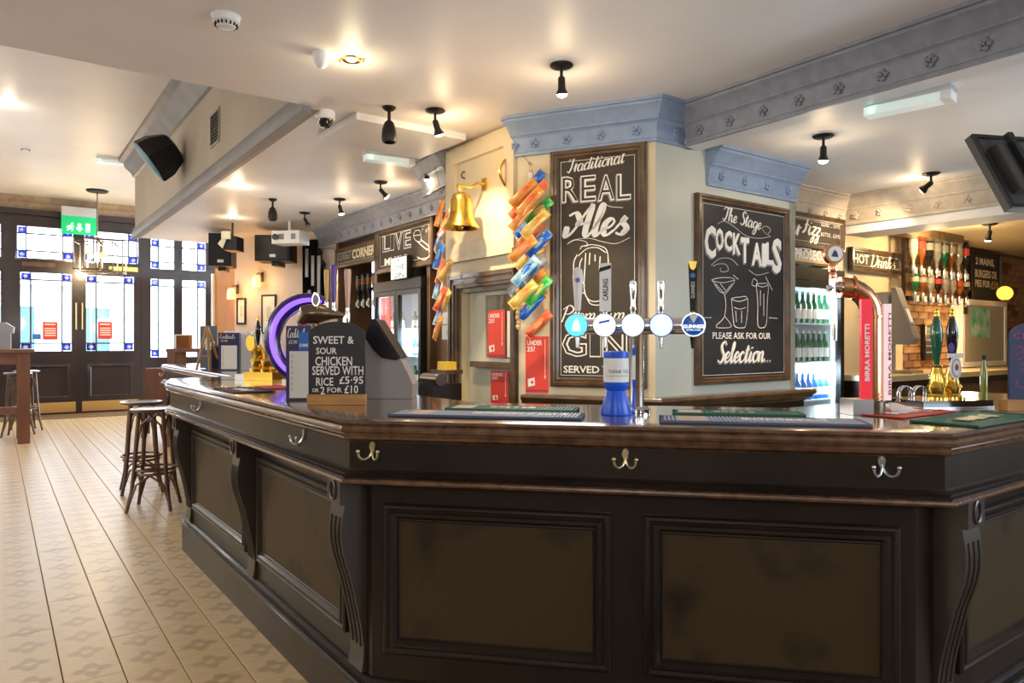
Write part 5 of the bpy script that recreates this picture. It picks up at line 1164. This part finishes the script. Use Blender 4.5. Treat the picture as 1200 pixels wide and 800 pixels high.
spotlamp('lit black spotlight above and left of the brass bell', 510, 129, 2.92, (.30,.55,-1), power=12)
spotlamp('lit black spotlight beside the emergency light near the bell panel', 500, 188, 2.92, (.1,.1,-1), power=6)
spotlamp('lit black spotlight above the live music chalkboard', 446, 213, 2.92, (.5,.3,-.6), power=8)
spotlamp('lit black spotlight above the corner sign of the back bar', 398, 233, 2.92, (.2,.2,-1), power=8)
spotlamp('unlit black spotlight just right of the ceiling projector', 357, 249, 2.92, (.5,.1,-1), on=False)
spotlamp('lit black spotlight in the right bay near the cocktails chalkboard', 965, 159, 2.70, (.02,.1,-1), power=10)
spotlamp('black spotlight aimed back at the cream cornice in the right bay', 1091, 203, 2.70, (-.25,.9,-.45), power=7)
def bullet(label, px, py):
    p = onc(px,py,2.92); o = thing('ceiling_loudspeaker', label, 'spotlight', tuple(p.xy)+(2.92,), 0)
    MB().lathe([(.012,-.03),(.03,-.022),(.045,-.008),(.045,0)], 20).build('ceiling_plate', M['blackm'], o); MB().cyl((0,0,-.02),(0,0,-.09),.011).build('stem', M['blackm'], o)
    MB().lathe([(.034,-.235),(.045,-.23),(.050,-.20),(.046,-.15),(.032,-.105),(.012,-.085)], 20).build('housing', M['blackm'], o); MB().lathe([(1e-4,-.236),(.034,-.236)], 16).build('lens', M['steel'], o)
bullet('unlit bullet-shaped black spotlight left of the lit one by the bell', 456, 125.5); bullet('far unlit bullet-shaped black spotlight left of the projector', 319.5, 233)
# downlights
def down(label, px, py, zc):
    p = onc(px,py,zc); o = thing('downlight', label, 'downlight', tuple(p.xy)+(zc,), 0)
    MB().lathe([(.035,-.002),(.055,-.006),(.058,0)], 20, closed=True).build('trim_ring', M['steel'], o); MB().lathe([(1e-4,-.003),(.035,-.003)], 16).build('lamp', bulb2, o)
    lampin('downlight_glow', (p.x,p.y,zc-.10), 2, (1,.8,.55), .05)
bulb2 = bulbmat('downlight_bulb', (1,.88,.7), 12)
down('small recessed downlight in the high left ceiling', 10, 122, 4.05); down('recessed downlight in the dropped ceiling, nearer of two', 278, 218, 2.92); down('recessed downlight in the dropped ceiling, farther of two', 272.5, 254.5, 2.92)
p = onc(412,69,2.92); o = thing('downlight', 'bright brass twin downlight beside the white ceiling sensor', 'downlight', tuple(p.xy)+(2.92,), 0)
MB().lathe([(.03,-.004),(.05,-.010),(.054,0)], 20, closed=True).build('trim_ring', M['gold'], o); MB().lathe([(1e-4,-.02),(.03,-.006)], 16).build('lamp', bulb2, o)
for sx_ in (-.06,.06): MB().sphere((sx_,0,-.008), .012, 10, 6).build('spring_clip', M['gold'], o)
lampin('downlight_glow', (p.x,p.y,2.92-.12), 2, (1,.8,.5), .05)
# detectors and domes
def detector(label, px, py, zc, s_=1):
    p = onc(px,py,zc); o = thing('smoke_detector', label, 'smoke detector', tuple(p.xy)+(zc,), 0)
    MB().lathe([(.030*s_,-.055*s_),(.042*s_,-.052*s_),(.052*s_,-.034*s_),(.060*s_,-.030*s_),(.062*s_,-.006),(.068*s_,0)], 28).build('housing', M['white'], o)
    for i in range(16):
        a = 2*math.pi*i/16; MB().box((.0472*s_*math.cos(a), .0472*s_*math.sin(a), -.043*s_), (.012*s_,.006*s_,.013*s_), rz=a).build('vent_slot', M['black'], o, ang=None)
detector('white round smoke detector at the upper left of the near ceiling', 265, 19, 2.92); detector('small smoke detector on the high left ceiling', 30, 172, 4.05)
p = onc(376.5,62,2.92); o = thing('ceiling_sensor', 'plain white domed sensor on the ceiling beside the twin downlight', 'sensor', tuple(p.xy)+(2.92,), 0)
MB().lathe([(1e-4,-.085),(.018,-.080),(.034,-.062),(.042,-.03),(.044,-.006),(.048,0)], 24).build('dome', M['white'], o)
p = onc(381,131,2.92); o = thing('cctv_camera', 'white dome security camera with black lower half on the ceiling', 'camera', tuple(p.xy)+(2.92,), 0)
MB().lathe([(.058,-.055),(.064,-.05),(.066,0)], 28).build('housing', M['white'], o); MB().lathe([(1e-4,-.112),(.028,-.105),(.046,-.082),(.053,-.055)], 24).build('dome', M['blackp'], o)
# emergency lights
def emerg(label, px0, py0, px1, py1, zc, h_=.075, w_=.11):
    a = onc(px0,py0,zc); b_ = onc(px1,py1,zc); d = b_-a; L_ = d.length; m_ = (a+b_)/2; o = thing('emergency_light', label, 'emergency light', (m_.x,m_.y,zc), math.atan2(d.y,d.x))
    MB().bb(-L_/2,L_/2,-w_/2,w_/2,-.03,0).build('back_plate', M['white'], o, ang=None)
    MB().bb(-L_/2+.01,L_/2-.01,-w_/2+.008,w_/2-.008,-h_,-.03).build('diffuser', M['lensw'], o, ang=None)
    MB().sphere((-L_/2+.05,-w_/2+.004,-h_*.7), .010, 10, 6).build('indicator_lamp', bulbmat('green_led',(.3,1,.6),6), o)
    MB().bb(L_/2-.05,L_/2,-w_/2-.003,w_/2+.003,-h_-.004,-.0).build('end_cap', M['white'], o, ang=None)
emerg('long emergency light with a green glow in the right bay ceiling', 1013, 123, 1118, 100, 2.70); emerg('emergency light on the dropped ceiling in front of the back bar', 426, 177, 484, 184, 2.92); emerg('small emergency light on the high left ceiling by the loudspeaker', 113, 184, 154, 188, 4.05)
# ceiling access box
bx0 = onc(372,158,2.92); MB().prism([tuple(bx0.xy), tuple(onc(418,131,2.92).xy), tuple((onc(418,131,2.92)+Vector((.7,.5,0))).xy), tuple((bx0+Vector((.7,.5,0))).xy)], 2.87, 2.919).build('trim_ceiling_box', M['ceilw'], kind='structure', ang=None)
# vent in bulkhead
BKp = Pl(T, -u2); BKp = Pl(Tf, (T-Tf))
def bkpt(px, py, off=0): return BKp.pt(BKp.s(px), BKp.z(px,py), off)
vz = bkpt(252.5,150); v_ = thing('air_vent', 'dark rectangular air vent in the tan side of the dropped ceiling', 'vent', tuple(vz), BKp.a)
MB().rectframe(-.17,.17,-.16,.16,[(0,0),(0,-.012),(.02,-.012),(.02,.0)]).build('frame', M['tan'], v_, ang=None); MB().bb(-.15,.15,-.004,0,-.14,.14).build('backing', M['black'], v_, ang=None)
for i in range(8): MB().box((0,-.006,-.12+i*.034),(.30,.012,.004)).build('slat', M['blackm'], v_, ang=None)
# speaker on bulkhead
c = W(186,183,7.75); sp = thing('loudspeaker', 'black angled loudspeaker with blue-grey grille on the dropped ceiling side', 'loudspeaker', tuple(c), 0)
ax = Vector((-.75,-.35,-.62)).normalized(); rot = ax.to_track_quat('Z','Y').to_matrix().to_4x4()
mb = MB(); mb.add(*lathe_vf([(.13,-.2),(.17,-.18),(.24,-.02),(.25,.10),(.24,.12)],8), rot); mb.build('cabinet', M['black'], sp, ang=30)
mb = MB(); mb.add(*lathe_vf([(.242,.12),(.22,.135),(1e-4,.145)],8), rot); mb.build('grille', M['grille'], sp)
wp = bkpt(213,180,-.03); mb = MB(); mb.tube([tuple(wp-c), tuple((wp-c)*.5), (0,0,0)], .03, 8); mb.build('wall_bracket', M['black'], sp)
# exit sign
c = W(93,254,13.35); ex = thing('exit_sign', 'green illuminated running man exit sign above the entrance doors', 'exit sign', (c.x,c.y,c.z-.33), E.a)
k = 13.35/FPX; MB().bb(-18*k,18*k,-.05,.05,.33,.50).build('housing', M['steel'], ex, ang=None); MB().bb(-18*k,18*k,-.012,.012,0,.33).build('sign_panel', M['exitg'], ex, ang=None)
MB().bb(-.1,.1,.05,.28,.38,.46).build('wall_bracket', M['steel'], ex, ang=None)
panel([(-.025,.20),(.025,.20),(.025,.12),(.055,.12),(0,.05),(-.055,.12),(-.025,.12)], -.014, M['exitw'], ex, 'arrow'); panel(rect(.10,.17,.05,.21), -.014, M['exitw'], ex, 'door_symbol')
mb = MB(); 
for q_ in ([(-.12,.16),(-.15,.12)],[(-.15,.12),(-.11,.09),(-.12,.05)],[(-.15,.12),(-.17,.08),(-.20,.07)],[(-.13,.155),(-.18,.14),(-.20,.11)],[(-.125,.155),(-.09,.13)]): ribbon(mb, [Vector(p) for p in q_], .035, -.0145, 0)
mb.build('running_figure', M['exitw'], ex, ang=None); panel(circ(-.115,.19,.018), -.0145, M['exitw'], ex, 'figure_head')
# pendant
p = onc(114,223,4.05); pe = thing('pendant_lamp', 'open square cage pendant lamp with warm bulbs hanging before the doors', 'pendant lamp', (p.x,p.y,0), R(20))
k = p.y/FPX; zt_, zb_ = HC+(400-282)*k, HC+(400-317)*k
MB().lathe([(.16,4.02),(.18,4.045),(.18,4.05)], 24).build('ceiling_plate', M['black'], pe); MB().cyl((0,0,zt_),(0,0,4.03),.012).build('chain', M['bronze'], pe)
def cage(sx_, sy_, z0, z1, dx, dy):
    mb = MB(); cs = [(dx-sx_,dy-sy_),(dx+sx_,dy-sy_),(dx+sx_,dy+sy_),(dx-sx_,dy+sy_)]
    for z in (z0,z1):
        for i in range(4): mb.cyl((*cs[i],z),(*cs[(i+1)%4],z),.012,6)
    for c_ in cs: mb.cyl((*c_,z0),(*c_,z1),.012,6)
    mb.build('cage_frame', M['bronze'], pe)
cage(.30,.25,zb_,zt_-.05,-.02,0); cage(.20,.20,zb_-.03,zt_,.22,.05); cage(.12,.12,zb_+.02,zt_+.03,-.05,-.05)
for dx, dy in ((0,0),(-.12,.05),(.1,-.04)):
    MB().sphere((dx,dy,(zt_+zb_)/2), .05, 12, 8, (1,1,1.3)).build('bulb', M['bulb'] if dx==0 else M['amberglass'], pe)
lampin('pendant_glow', (p.x,p.y-.02,(zt_+zb_)/2-.12), 60, (1,.72,.40), .08)
# projector, stage loudspeakers, stage light
p = W(340,279,9.2); pj = thing('projector', 'white ceiling projector in front of the stage wall', 'projector', tuple(p), R(-12))
MB().bb(-.19,.19,-.12,.15,-.08,.08).build('projector_body', M['white'], pj, ang=None); MB().cyl((0,0,.09),(0,0,2.92-p.z),.025).build('ceiling_mount', M['steel'], pj)
MB().bb(.08,.14,-.125,-.12,-.03,.04).build('vent_grille', M['grey'], pj, ang=None); MB().bb(-.10,-.02,-.125,-.12,-.03,.04).build('vent_grille', M['grey'], pj, ang=None); MB().cyl((-.13,-.12,0),(-.13,-.15,0),.04,16).build('projector_lens', M['blackp'], pj)
def pas(label, px0, px1, py0, py1, Yd, rz):
    p = W((px0+px1)/2,(py0+py1)/2,Yd); k = Yd/FPX; w_, h_ = (px1-px0)*k, (py1-py0)*k
    o = thing('loudspeaker', label, 'loudspeaker', tuple(p), rz); MB().bb(-w_/2,w_/2,-.15,.2,-h_/2,h_/2).build('cabinet', M['black'], o, ang=None); MB().bb(-w_/2+.02,w_/2-.02,-.16,-.15,-h_/2+.02,h_/2-.02).build('grille', M['blackm'], o, ang=None)
    MB().bb(-.03,.05,-.163,-.16,-h_/2+.05,-h_/2+.09).build('badge', M['label'], o, ang=None); MB().bb(-.02,.02,.2,.36,-h_/2-.04,-h_/2+.02).build('bracket', M['blackm'], o, ang=None); MB().bb(-.05,.05,-.02,.2,-h_/2-.05,-h_/2).build('bracket_plate', M['blackm'], o, ang=None)
pas('large black loudspeaker hung above the orange wall', 248, 273, 275, 313, 10.0, R(10)); pas('black loudspeaker hung on the stage wall behind the projector', 303, 343, 277, 307, 9.8, 0)
p = W(268,287,9.3); sl_ = thing('stage_light', 'cream and black stage light with open flap beside the left loudspeaker', 'stage light', tuple(p), 0)
MB().bb(-.02,.14,-.1,.15,-.08,.10).build('lamp_body', M['blackm'], sl_, ang=None); MB().bb(-.04,.07,-.14,-.10,.06,.16).build('lamp_top', M['doorc'], sl_, ang=None); MB().xzprism([(-.09,.0),(-.02,.09),(.02,.06),(-.03,-.06)], -.13,-.115).build('barn_door', M['doorc'], sl_, ang=None); MB().cyl((.05,0,.1),(.05,0,2.92-p.z),.012).build('hanger', M['blackm'], sl_)
# sconces and pictures on stage wall
GWp = GW
def sconce(label, px, py, Pn=None):
    p = GW.pt(GW.s(px), GW.z(px,py)); o = thing('wall_lamp', label, 'wall lamp', tuple(p), GW.a)
    MB().bb(-.02,.02,-.02,0,.02,.16).build('wall_plate', M['bronze'], o, ang=None); MB().tube([(0,-.01,.12),(0,-.08,.15),(0,-.12,.12)], .008, 6).build('arm', M['bronze'], o)
    MB().lathe([(.03,.10),(.055,.07),(.06,-.06),(.055,-.06)], 16, (0,-.13,0)).build('glass_shade', M['amberglass'], o); MB().sphere((0,-.13,0), .03, 10, 6).build('bulb', M['bulb'], o)
    lampin('sconce_glow', tuple(p-GW.n*.28), 5, (1,.55,.2), .06)
sconce('amber glass wall lamp beside the orange wall', 279, 346); sconce('amber glass wall lamp on the stage wall left of the purple font', 308, 332)
def picture(label, px0, px1, t_, b_):
    q = Bd('framed_picture', label, 'picture', GW, px0, px1, (t_,t_), (b_,b_), -.02); MB().rectframe(0,q.w,0,q.h,[(0,.02),(0,0),(.025,0),(.025,.01)]).build('frame', M['dark'], q.o, ang=None); MB().bb(.02,q.w-.02,.008,.02,.02,q.h-.02).build('print', M['paper'], q.o, ang=None)
    MB().bb(q.w*.35,q.w*.65,.005,.007,q.h*.3,q.h*.7).build('print_figure', M['sage'], q.o, ang=None)
picture('small framed picture with white mount beside the orange wall', 277, 287.5, 349, 380); picture('larger framed picture partly behind the purple font', 306, 323, 345, 391)
# black drape
DR = Bd('stage_drape', 'black drape hung with pale strips at the corner next to the back bar', 'drape', GW, 354.5, 384, (280,281), (372,372), -.12)
mb = MB(); n_ = 40; w_, h_ = DR.w, DR.h; vs = []; fs = []
for j in range(9):
    for i in range(n_+1):
        x = i/n_*w_; top = h_ if i/n_ < .6 else h_*(1-.5*(i/n_-.6)/.4); vs.append((x, .04*math.sin(i*1.3+j*.2), top*j/8))
for j in range(8):
    for i in range(n_): a = j*(n_+1)+i; fs.append([a,a+1,a+n_+2,a+n_+1])
mb.add(vs, fs); mb.build('drape_cloth', M['black'], DR.o)
for i, (px, a, b_) in enumerate(((363,292,325),(370,300,335),(377,300,345),(366,340,360))):
    MB().box((DR.x(px), -.06, (DR.z(px,a)+DR.z(px,b_))/2), (.05,.01,DR.z(px,a)-DR.z(px,b_))).build('pale_strip', M['silverp'], DR.o, ang=None)
# door posters & notices (entrance)
def eposter(label, px0, px1, t_, b_, m='red'):
    q = Bd('window_poster', label, 'poster', E, px0, px1, (t_,t_), (b_,b_), .02); MB().bb(0,q.w,-.002,0,0,q.h).build('sheet', M[m], q.o, ang=None)
    if m == 'red':
        mb = MB(); mb.bb(q.w*.12,q.w*.85,-.003,-.0025,q.h*.82,q.h*.90)
        for i in range(4): mb.bb(q.w*.12,q.w*.88,-.003,-.0025,q.h*(.60-i*.13),q.h*(.66-i*.13))
        mb.build('printed_lines', M['chalk'], q.o, ang=None)
eposter('red poster on the glass of the left entrance door', 50, 67.5, 377, 398); eposter('red poster on the glass of the right entrance door', 115, 131.5, 377, 397); eposter('small blue sticker on the glass of the left entrance door', 38, 48, 391, 397.5, 'bb')
# ---- stools
def stool(label, x, y, h=.83, rz=0, grp=None):
    o = thing('bar_stool', label, 'bar stool', (x,y,0), rz, grp); rs = .18
    MB().lathe([(.01,h-.028),(rs-.02,h-.030),(rs,h-.020),(rs,h-.004),(rs-.015,h),(rs-.04,h-.006),(.01,h-.008)], 32).build('seat', M['stoolw'], o)
    for i in range(4):
        a = R(45+90*i); c, s_ = math.cos(a), math.sin(a); f = lambda r,z: (r*c,r*s_,z)
        MB().tube([f(.13,h-.03),f(.145,h*.75),f(.165,h*.45),f(.19,h*.2),f(.235,0)], [.016,.017,.016,.015,.014], 10).build('leg', M['stoolw'], o)
        a2 = a+R(90); g = lambda r,z,t: (r*(c*(1-t)+math.cos(a2)*t), r*(s_*(1-t)+math.sin(a2)*t), z)
        MB().tube([g(.145,h*.68,.03),g(.15,h*.84,.15),g(.15,h*.93,.5),g(.15,h*.84,.85),g(.145,h*.68,.97)], .009, 8).build('arch_brace', M['stoolw'], o)
        MB().tube([g(.215,h*.10,.03),g(.19,h*.26,.12),g(.185,h*.35,.5),g(.19,h*.26,.88),g(.215,h*.10,.97)], .009, 8).build('arch_brace', M['stoolw'], o)
    for z, r_ in ((h*.40,.165),(h*.36,.150)): MB().tube([(r_*math.cos(t),r_*math.sin(t),z) for t in [2*math.pi*i/28 for i in range(28)]], .010, 8, closed=True).build('foot_ring', M['stoolw'], o)
    return o
g_ = 'bentwood bar stools'
stool('bentwood bar stool nearer the camera at the left end of the bar', -2.97, 5.95, rz=R(12), grp=g_); stool('bentwood bar stool standing just behind the nearest one at the bar', -3.42, 6.62, rz=R(30), grp=g_)
stool('bentwood stool under the front of the tall table at left', -7.20, 10.45, .93, R(20), g_); stool('bentwood stool farthest behind the tall table at left', -7.55, 11.15, .93, R(50), g_)
# ---- tall table
tb = thing('poseur_table', 'tall dark wood table with square legs at the left edge', 'table', (-6.62,9.72,0), VA)
tz = 1.275
MB().bb(-1.6,.12,-.1,.75,tz-.045,tz).build('tabletop', M['tablew'], tb, ang=None); MB().bb(-1.5,.02,-.03,.02,tz-.2,tz-.045).build('apron', M['tablew'], tb, ang=None)
for x, y in ((0,0),(-1.5,0),(0,.62),(-1.5,.62)): MB().bb(x-.07,x+.07,y-.07,y+.07,0,tz-.045).build('leg', M['tablew'], tb, ang=None)
MB().bb(-1.45,-.05,-.04,.04,.40,.50).build('stretcher', M['tablew'], tb, ang=None)
nw = thing('menu_stand', 'stack of printed menus and papers standing on the tall table', 'menus', (-7.08,9.86,tz), R(20))
MB().bb(-.20,.16,-.02,.02,0,.24).build('menus', M['grey'], nw, ang=None); MB().xzprism([(-.2,.20),(.19,.22),(.20,.30),(.1,.37),(-.2,.36)], -.03,.03).build('papers', M['silverp'], nw, ang=None)
for i in range(8): MB().box((-.13+.04*i,-.032,.24+.03*(i%3)),(.03,.003,.02)).build('printed_mark', M['grey'], nw, ang=None)
# side table + items near windows
p = W(228,408,9.6); stt = thing('side_table', 'small brown table beyond the bar end near the side windows', 'table', (p.x,p.y,0), R(8))
zt_ = p.z; MB().bb(-.30,.38,-.2,.3,zt_-.05,zt_).build('tabletop', M['tablew'], stt, ang=None)
for x in (-.24,.32):
    for y in (-.15,.25): MB().bb(x-.05,x+.05,y-.05,y+.05,0,zt_-.05).build('leg', M['tablew'], stt, ang=None)
p2_ = W(216,407,9.55); bx = thing('display_box', 'brown box with pale edges on the side table by the windows', 'box', (p2_.x,p2_.y,zt_), R(10))
MB().bb(-.08,.08,-.08,.08,0,.17).build('box_body', M['ab'], bx, ang=None); MB().bb(-.09,.09,-.09,.09,.17,.185).build('lid', M['chalk'], bx, ang=None); MB().bb(-.10,-.08,-.09,.09,0,.185).build('side_panel', M['chalk'], bx, ang=None)
p = W(196,421,10.8); ch = thing('upholstered_bench', 'brown wooden bench beyond the stools near the side windows', 'bench', (p.x,p.y,0), R(20))
MB().bb(-.30,.30,0,.12,.35,.98).build('backrest', M['tablew'], ch, ang=None); MB().bb(-.30,.30,-.45,0,.30,.48).build('seat', M['tablew'], ch, ang=None)
for x in (-.27,.27):
    for y in (-.4,.08): MB().bb(x-.03,x+.03,y-.03,y+.03,0,.35).build('leg', M['tablew'], ch, ang=None)
# ---- television
p0 = W(1130,164,3.25); p1_ = W(1177,249,3.10); pv = W(1290,214,3.45)
e1 = (p1_-p0); L1 = e1.length; e1.normalize(); e2 = pv-p0; e2 = (e2-e1*e2.dot(e1)).normalized(); nn = e1.cross(e2).normalized()
if nn.y > 0: nn = -nn
MT = Matrix((( e2.x,nn.x,-e1.x,p1_.x),(e2.y,nn.y,-e1.y,p1_.y),(e2.z,nn.z,-e1.z,p1_.z),(0,0,0,1)))
tv = thing('television', 'black flat television seen from behind on a ceiling mount at top right', 'television'); tv.matrix_world = MT
MB().bb(0,.75,-.0,.035,0,L1).build('screen_panel', M['tvk'], tv, ang=None); MB().rectframe(.0,.75,.0,L1,[(.018,.03),(.018,.043),(0,.043),(0,.03)]).build('bezel', M['black'], tv, ang=None)
MB().bb(.06,.68,.035,.085,L1*.18,L1*.80).build('rear_housing', M['tvk'], tv, ang=None); MB().bb(.2,.5,.085,.10,L1*.35,L1*.7).build('mount_plate', M['blackm'], tv, ang=None)
for x_ in (.12,.55): MB().bb(x_,x_+.03,.085,.11,L1*.1,L1*.9).build('mount_rail', M['blackm'], tv, ang=None)
ctr = MT @ Vector((.35,.09,L1*.55)); inv = MT.inverted()
mb = MB(); a_ = inv @ ctr; b__ = inv @ Vector((ctr.x+.05,ctr.y-.05,2.70)); mb.cyl(tuple(a_), tuple(b__), .022); mb.build('ceiling_pole', M['blackm'], tv)
# ---- alcove things
ac = thing('back_counter', 'low back counter with pale worktop against the brick wall in the alcove', 'counter', tuple(AL.pt(0,0,0)), AL.a)
MB().bb(.0,4.4,-.62,-.0,1.02,1.07).build('worktop', mat('pale_worktop', (.62,.48,.28), .35), ac, ang=None); MB().bb(.02,4.4,-.58,0,0,1.02).build('cabinet_front', M['dark'], ac, ang=None)
for i in range(6): MB().bb(.08+i*.72,.72+i*.72,-.60,-.58,.1,.95).build('cabinet_door', M['midwood'], ac, ang=None)
AB = AL.shift(-.02)
b9 = Bd('chalkboard_sign', 'dark board on the brick wall offering two mains, burgers or pies', 'chalkboard', AL, 1138, 1173, (291,299), (350,352), -.06)
b9.framed(.03, m='dark', face='boardk'); b9.t('2 MAINS,', 1144, 1166, 302.5, 312.5, offset=.03); b9.t('BURGERS OR', 1143.5, 1169, 316.5, 326, offset=.03); b9.t('PIES FOR', 1143.5, 1161, 328, 336.5, offset=.03); b9.t('£10', 1162, 1170.5, 329.5, 339, m='yel', offset=.03)
b10 = Bd('display_cabinet', 'white framed glass-fronted cabinet standing on the alcove counter', 'cabinet', AL, 1127, 1179, (352,352), (429,429), -.14)
MB().bb(0,b10.w,0.01,.12,0,b10.h).build('cabinet_body', M['white'], b10.o, ang=None); MB().rectframe(0,b10.w,0,b10.h,[(0,.02),(0,-.01),(.06,-.01),(.06,.012)]).build('door_frame', M['white'], b10.o, ang=None)
MB().bb(.06,b10.w-.06,.0,.008,.06,b10.h-.06).build('pane', mat('tinted_glass', (.45,.42,.33), .1, coat=1), b10.o, ang=None); panel([(b10.w*.2,b10.h*.45),(b10.w*.62,b10.h*.42),(b10.w*.62,b10.h*.88),(b10.w*.2,b10.h*.88)], -.002, mat('teal_print', (.05,.45,.33), .3, col2=(.5,.75,.6), scale=6), b10.o, 'printed_panel')
b11 = Bd('framed_picture', 'narrow dark framed print on the bare brick beside the spirit bottles', 'picture', AL, 1083, 1098, (380,380), (422,422), -.06); b11.framed(.03, m='dark', face='boardk')
for i in range(4): text('MENU' if False else '~~~', .05, b11.w-.05, b11.h*(.2+.17*i), b11.h*(.25+.17*i), b11.y, M['chalkd'], b11.o)
p = AL.shift(-.30).pt(AL.shift(-.30).s(1051), 1.07); dm = thing('hot_drinks_machine', 'silver hot drinks machine with slanted front under the Hot Drinks sign', 'machine', tuple(p), AL.a)
MB().bb(-.08,.08,.05,.2,.0,.80).build('machine_column', M['silverp'], dm, ang=None)
mb = MB(); x0,x1 = -.07,.05
vs = [(x0,-.02,.84),(x1,-.02,.84),(x0,-.20,.34),(x1,-.20,.34),(x0,-.17,.28),(x1,-.17,.28),(x0,.02,.28),(x1,.02,.28),(x0,.02,.84),(x1,.02,.84)]
mb.add(vs, [(0,1,9,8)[::-1],(0,2,3,1),(2,4,5,3),(4,6,7,5),(6,8,9,7),(0,8,6,4,2),(1,3,5,7,9)]); mb.build('dispenser_head', M['silverp'], dm, ang=None)
T_ = Matrix.Translation((-.01,-.118,.56)) @ Matrix.Rotation(R(-19.8),4,'X'); MB().box((0,-.004,0),(.09,.006,.20),T_).build('display_window', M['grey'], dm, ang=None); MB().box((0,-.008,0),(.06,.004,.14),T_).build('button_panel', M['label'], dm, ang=None); MB().bb(-.12,.11,-.2,.0,.0,.03).build('drip_tray', M['steel'], dm, ang=None)
MB().bb(AL.s(994)+.0, AL.s(1084), -.40, -.25, AL.z(1040,283), AL.z(1040,270)).build('trim_15', M['framewood'], kind='structure', loc=tuple(AL.P), rz=AL.a, ang=None)
# orange lamp glow globe
p = AL.pt(AL.s(1145), AL.z(1145,345), -.30); ol = thing('globe_lamp', 'glowing orange globe lamp on top of the white framed cabinet', 'lamp', tuple(p), 0)
MB().sphere((0,0,0), .085, 20, 12).build('globe', mat('orange_globe', (.9,.4,.05), .3, emis=(1,.42,.06), estr=1.6), ol); MB().lathe([(.05,-.10),(.03,-.08)], 12).build('stand', M['blackm'], ol)
# oil bottle in front
bo.location = tuple(onz(1153,470,1.12).xy)+(TOPZ,)
bo.location.x, bo.location.y = W(1153,440,3.05).x, 3.05
MB().lathe([(.012,0),(.014,.01),(.015,.13),(.008,.16),(.006,.185)], 14, (0,0,.0)).build('bottle_body', mat('olive_glass', (.25,.26,.02), .1, coat=.6), bo); MB().lathe([(.008,.18),(.008,.20),(1e-4,.205)], 10).build('cap', M['black'], bo)
bo.location.z = TOPZ+.0
# alcove spotlight, then assumed warm point lights without fixtures
spotlamp('lit black spotlight in the alcove above the burgers board', 1160, 262, 2.52, (0,.4,-1), power=8)
lampin('alcove_assumed_light', tuple(AL.pt(AL.s(1030), 2.35, -.55)), 22, (1,.70,.36), .08); lampin('alcove_assumed_light', tuple(AL.pt(AL.s(1095), 1.55, -.35)), 12, (1,.66,.30), .08)
M['g2'] = M['gb']
# room shell behind the camera
wl_ = wallbox('wall_behind', (-10.5,-4.6), (5.5,-4.6), 0, 2.95, M['midwood'], .1); wallbox('wall_right', (5.5,-4.6), (5.5,2.2), 0, 2.95, M['cream'], .1); wallbox('wall_alcove_front', (5.5,2.2), (9.4,2.2), 0, 2.95, M['cream'], .1); wallbox('wall_alcove_right', (9.4,2.2), (9.4,11.6), 0, 2.95, M['cream'], .1)
wallbox('wall_left', (-10.5,-4.6), (-10.5,12.3), 0, 4.1, M['cream'], .1); wallbox('wall_left_return', (-10.6,12.2), tuple(E.pt(eL,0).xy), 0, 4.1, M['cream'], .1)
# added fill lights without fixtures, to brighten ceiling and floor around camera and bar
for (x,y,z,p_,s_) in ((-.8,-2.6,2.1,80,.3),(2.6,-2.4,2.1,60,.3),(-4.4,.6,2.2,46,.3),(-5.4,4.4,2.4,44,.3),(-6.6,8.2,2.7,42,.3),(.2,3.6,1.7,14,.3),(3.2,4.0,1.7,14,.3),(-2.2,7.6,1.8,12,.3)):
    lampin('room_fill_light', (x,y,z), p_, (1,.95,.90), s_)
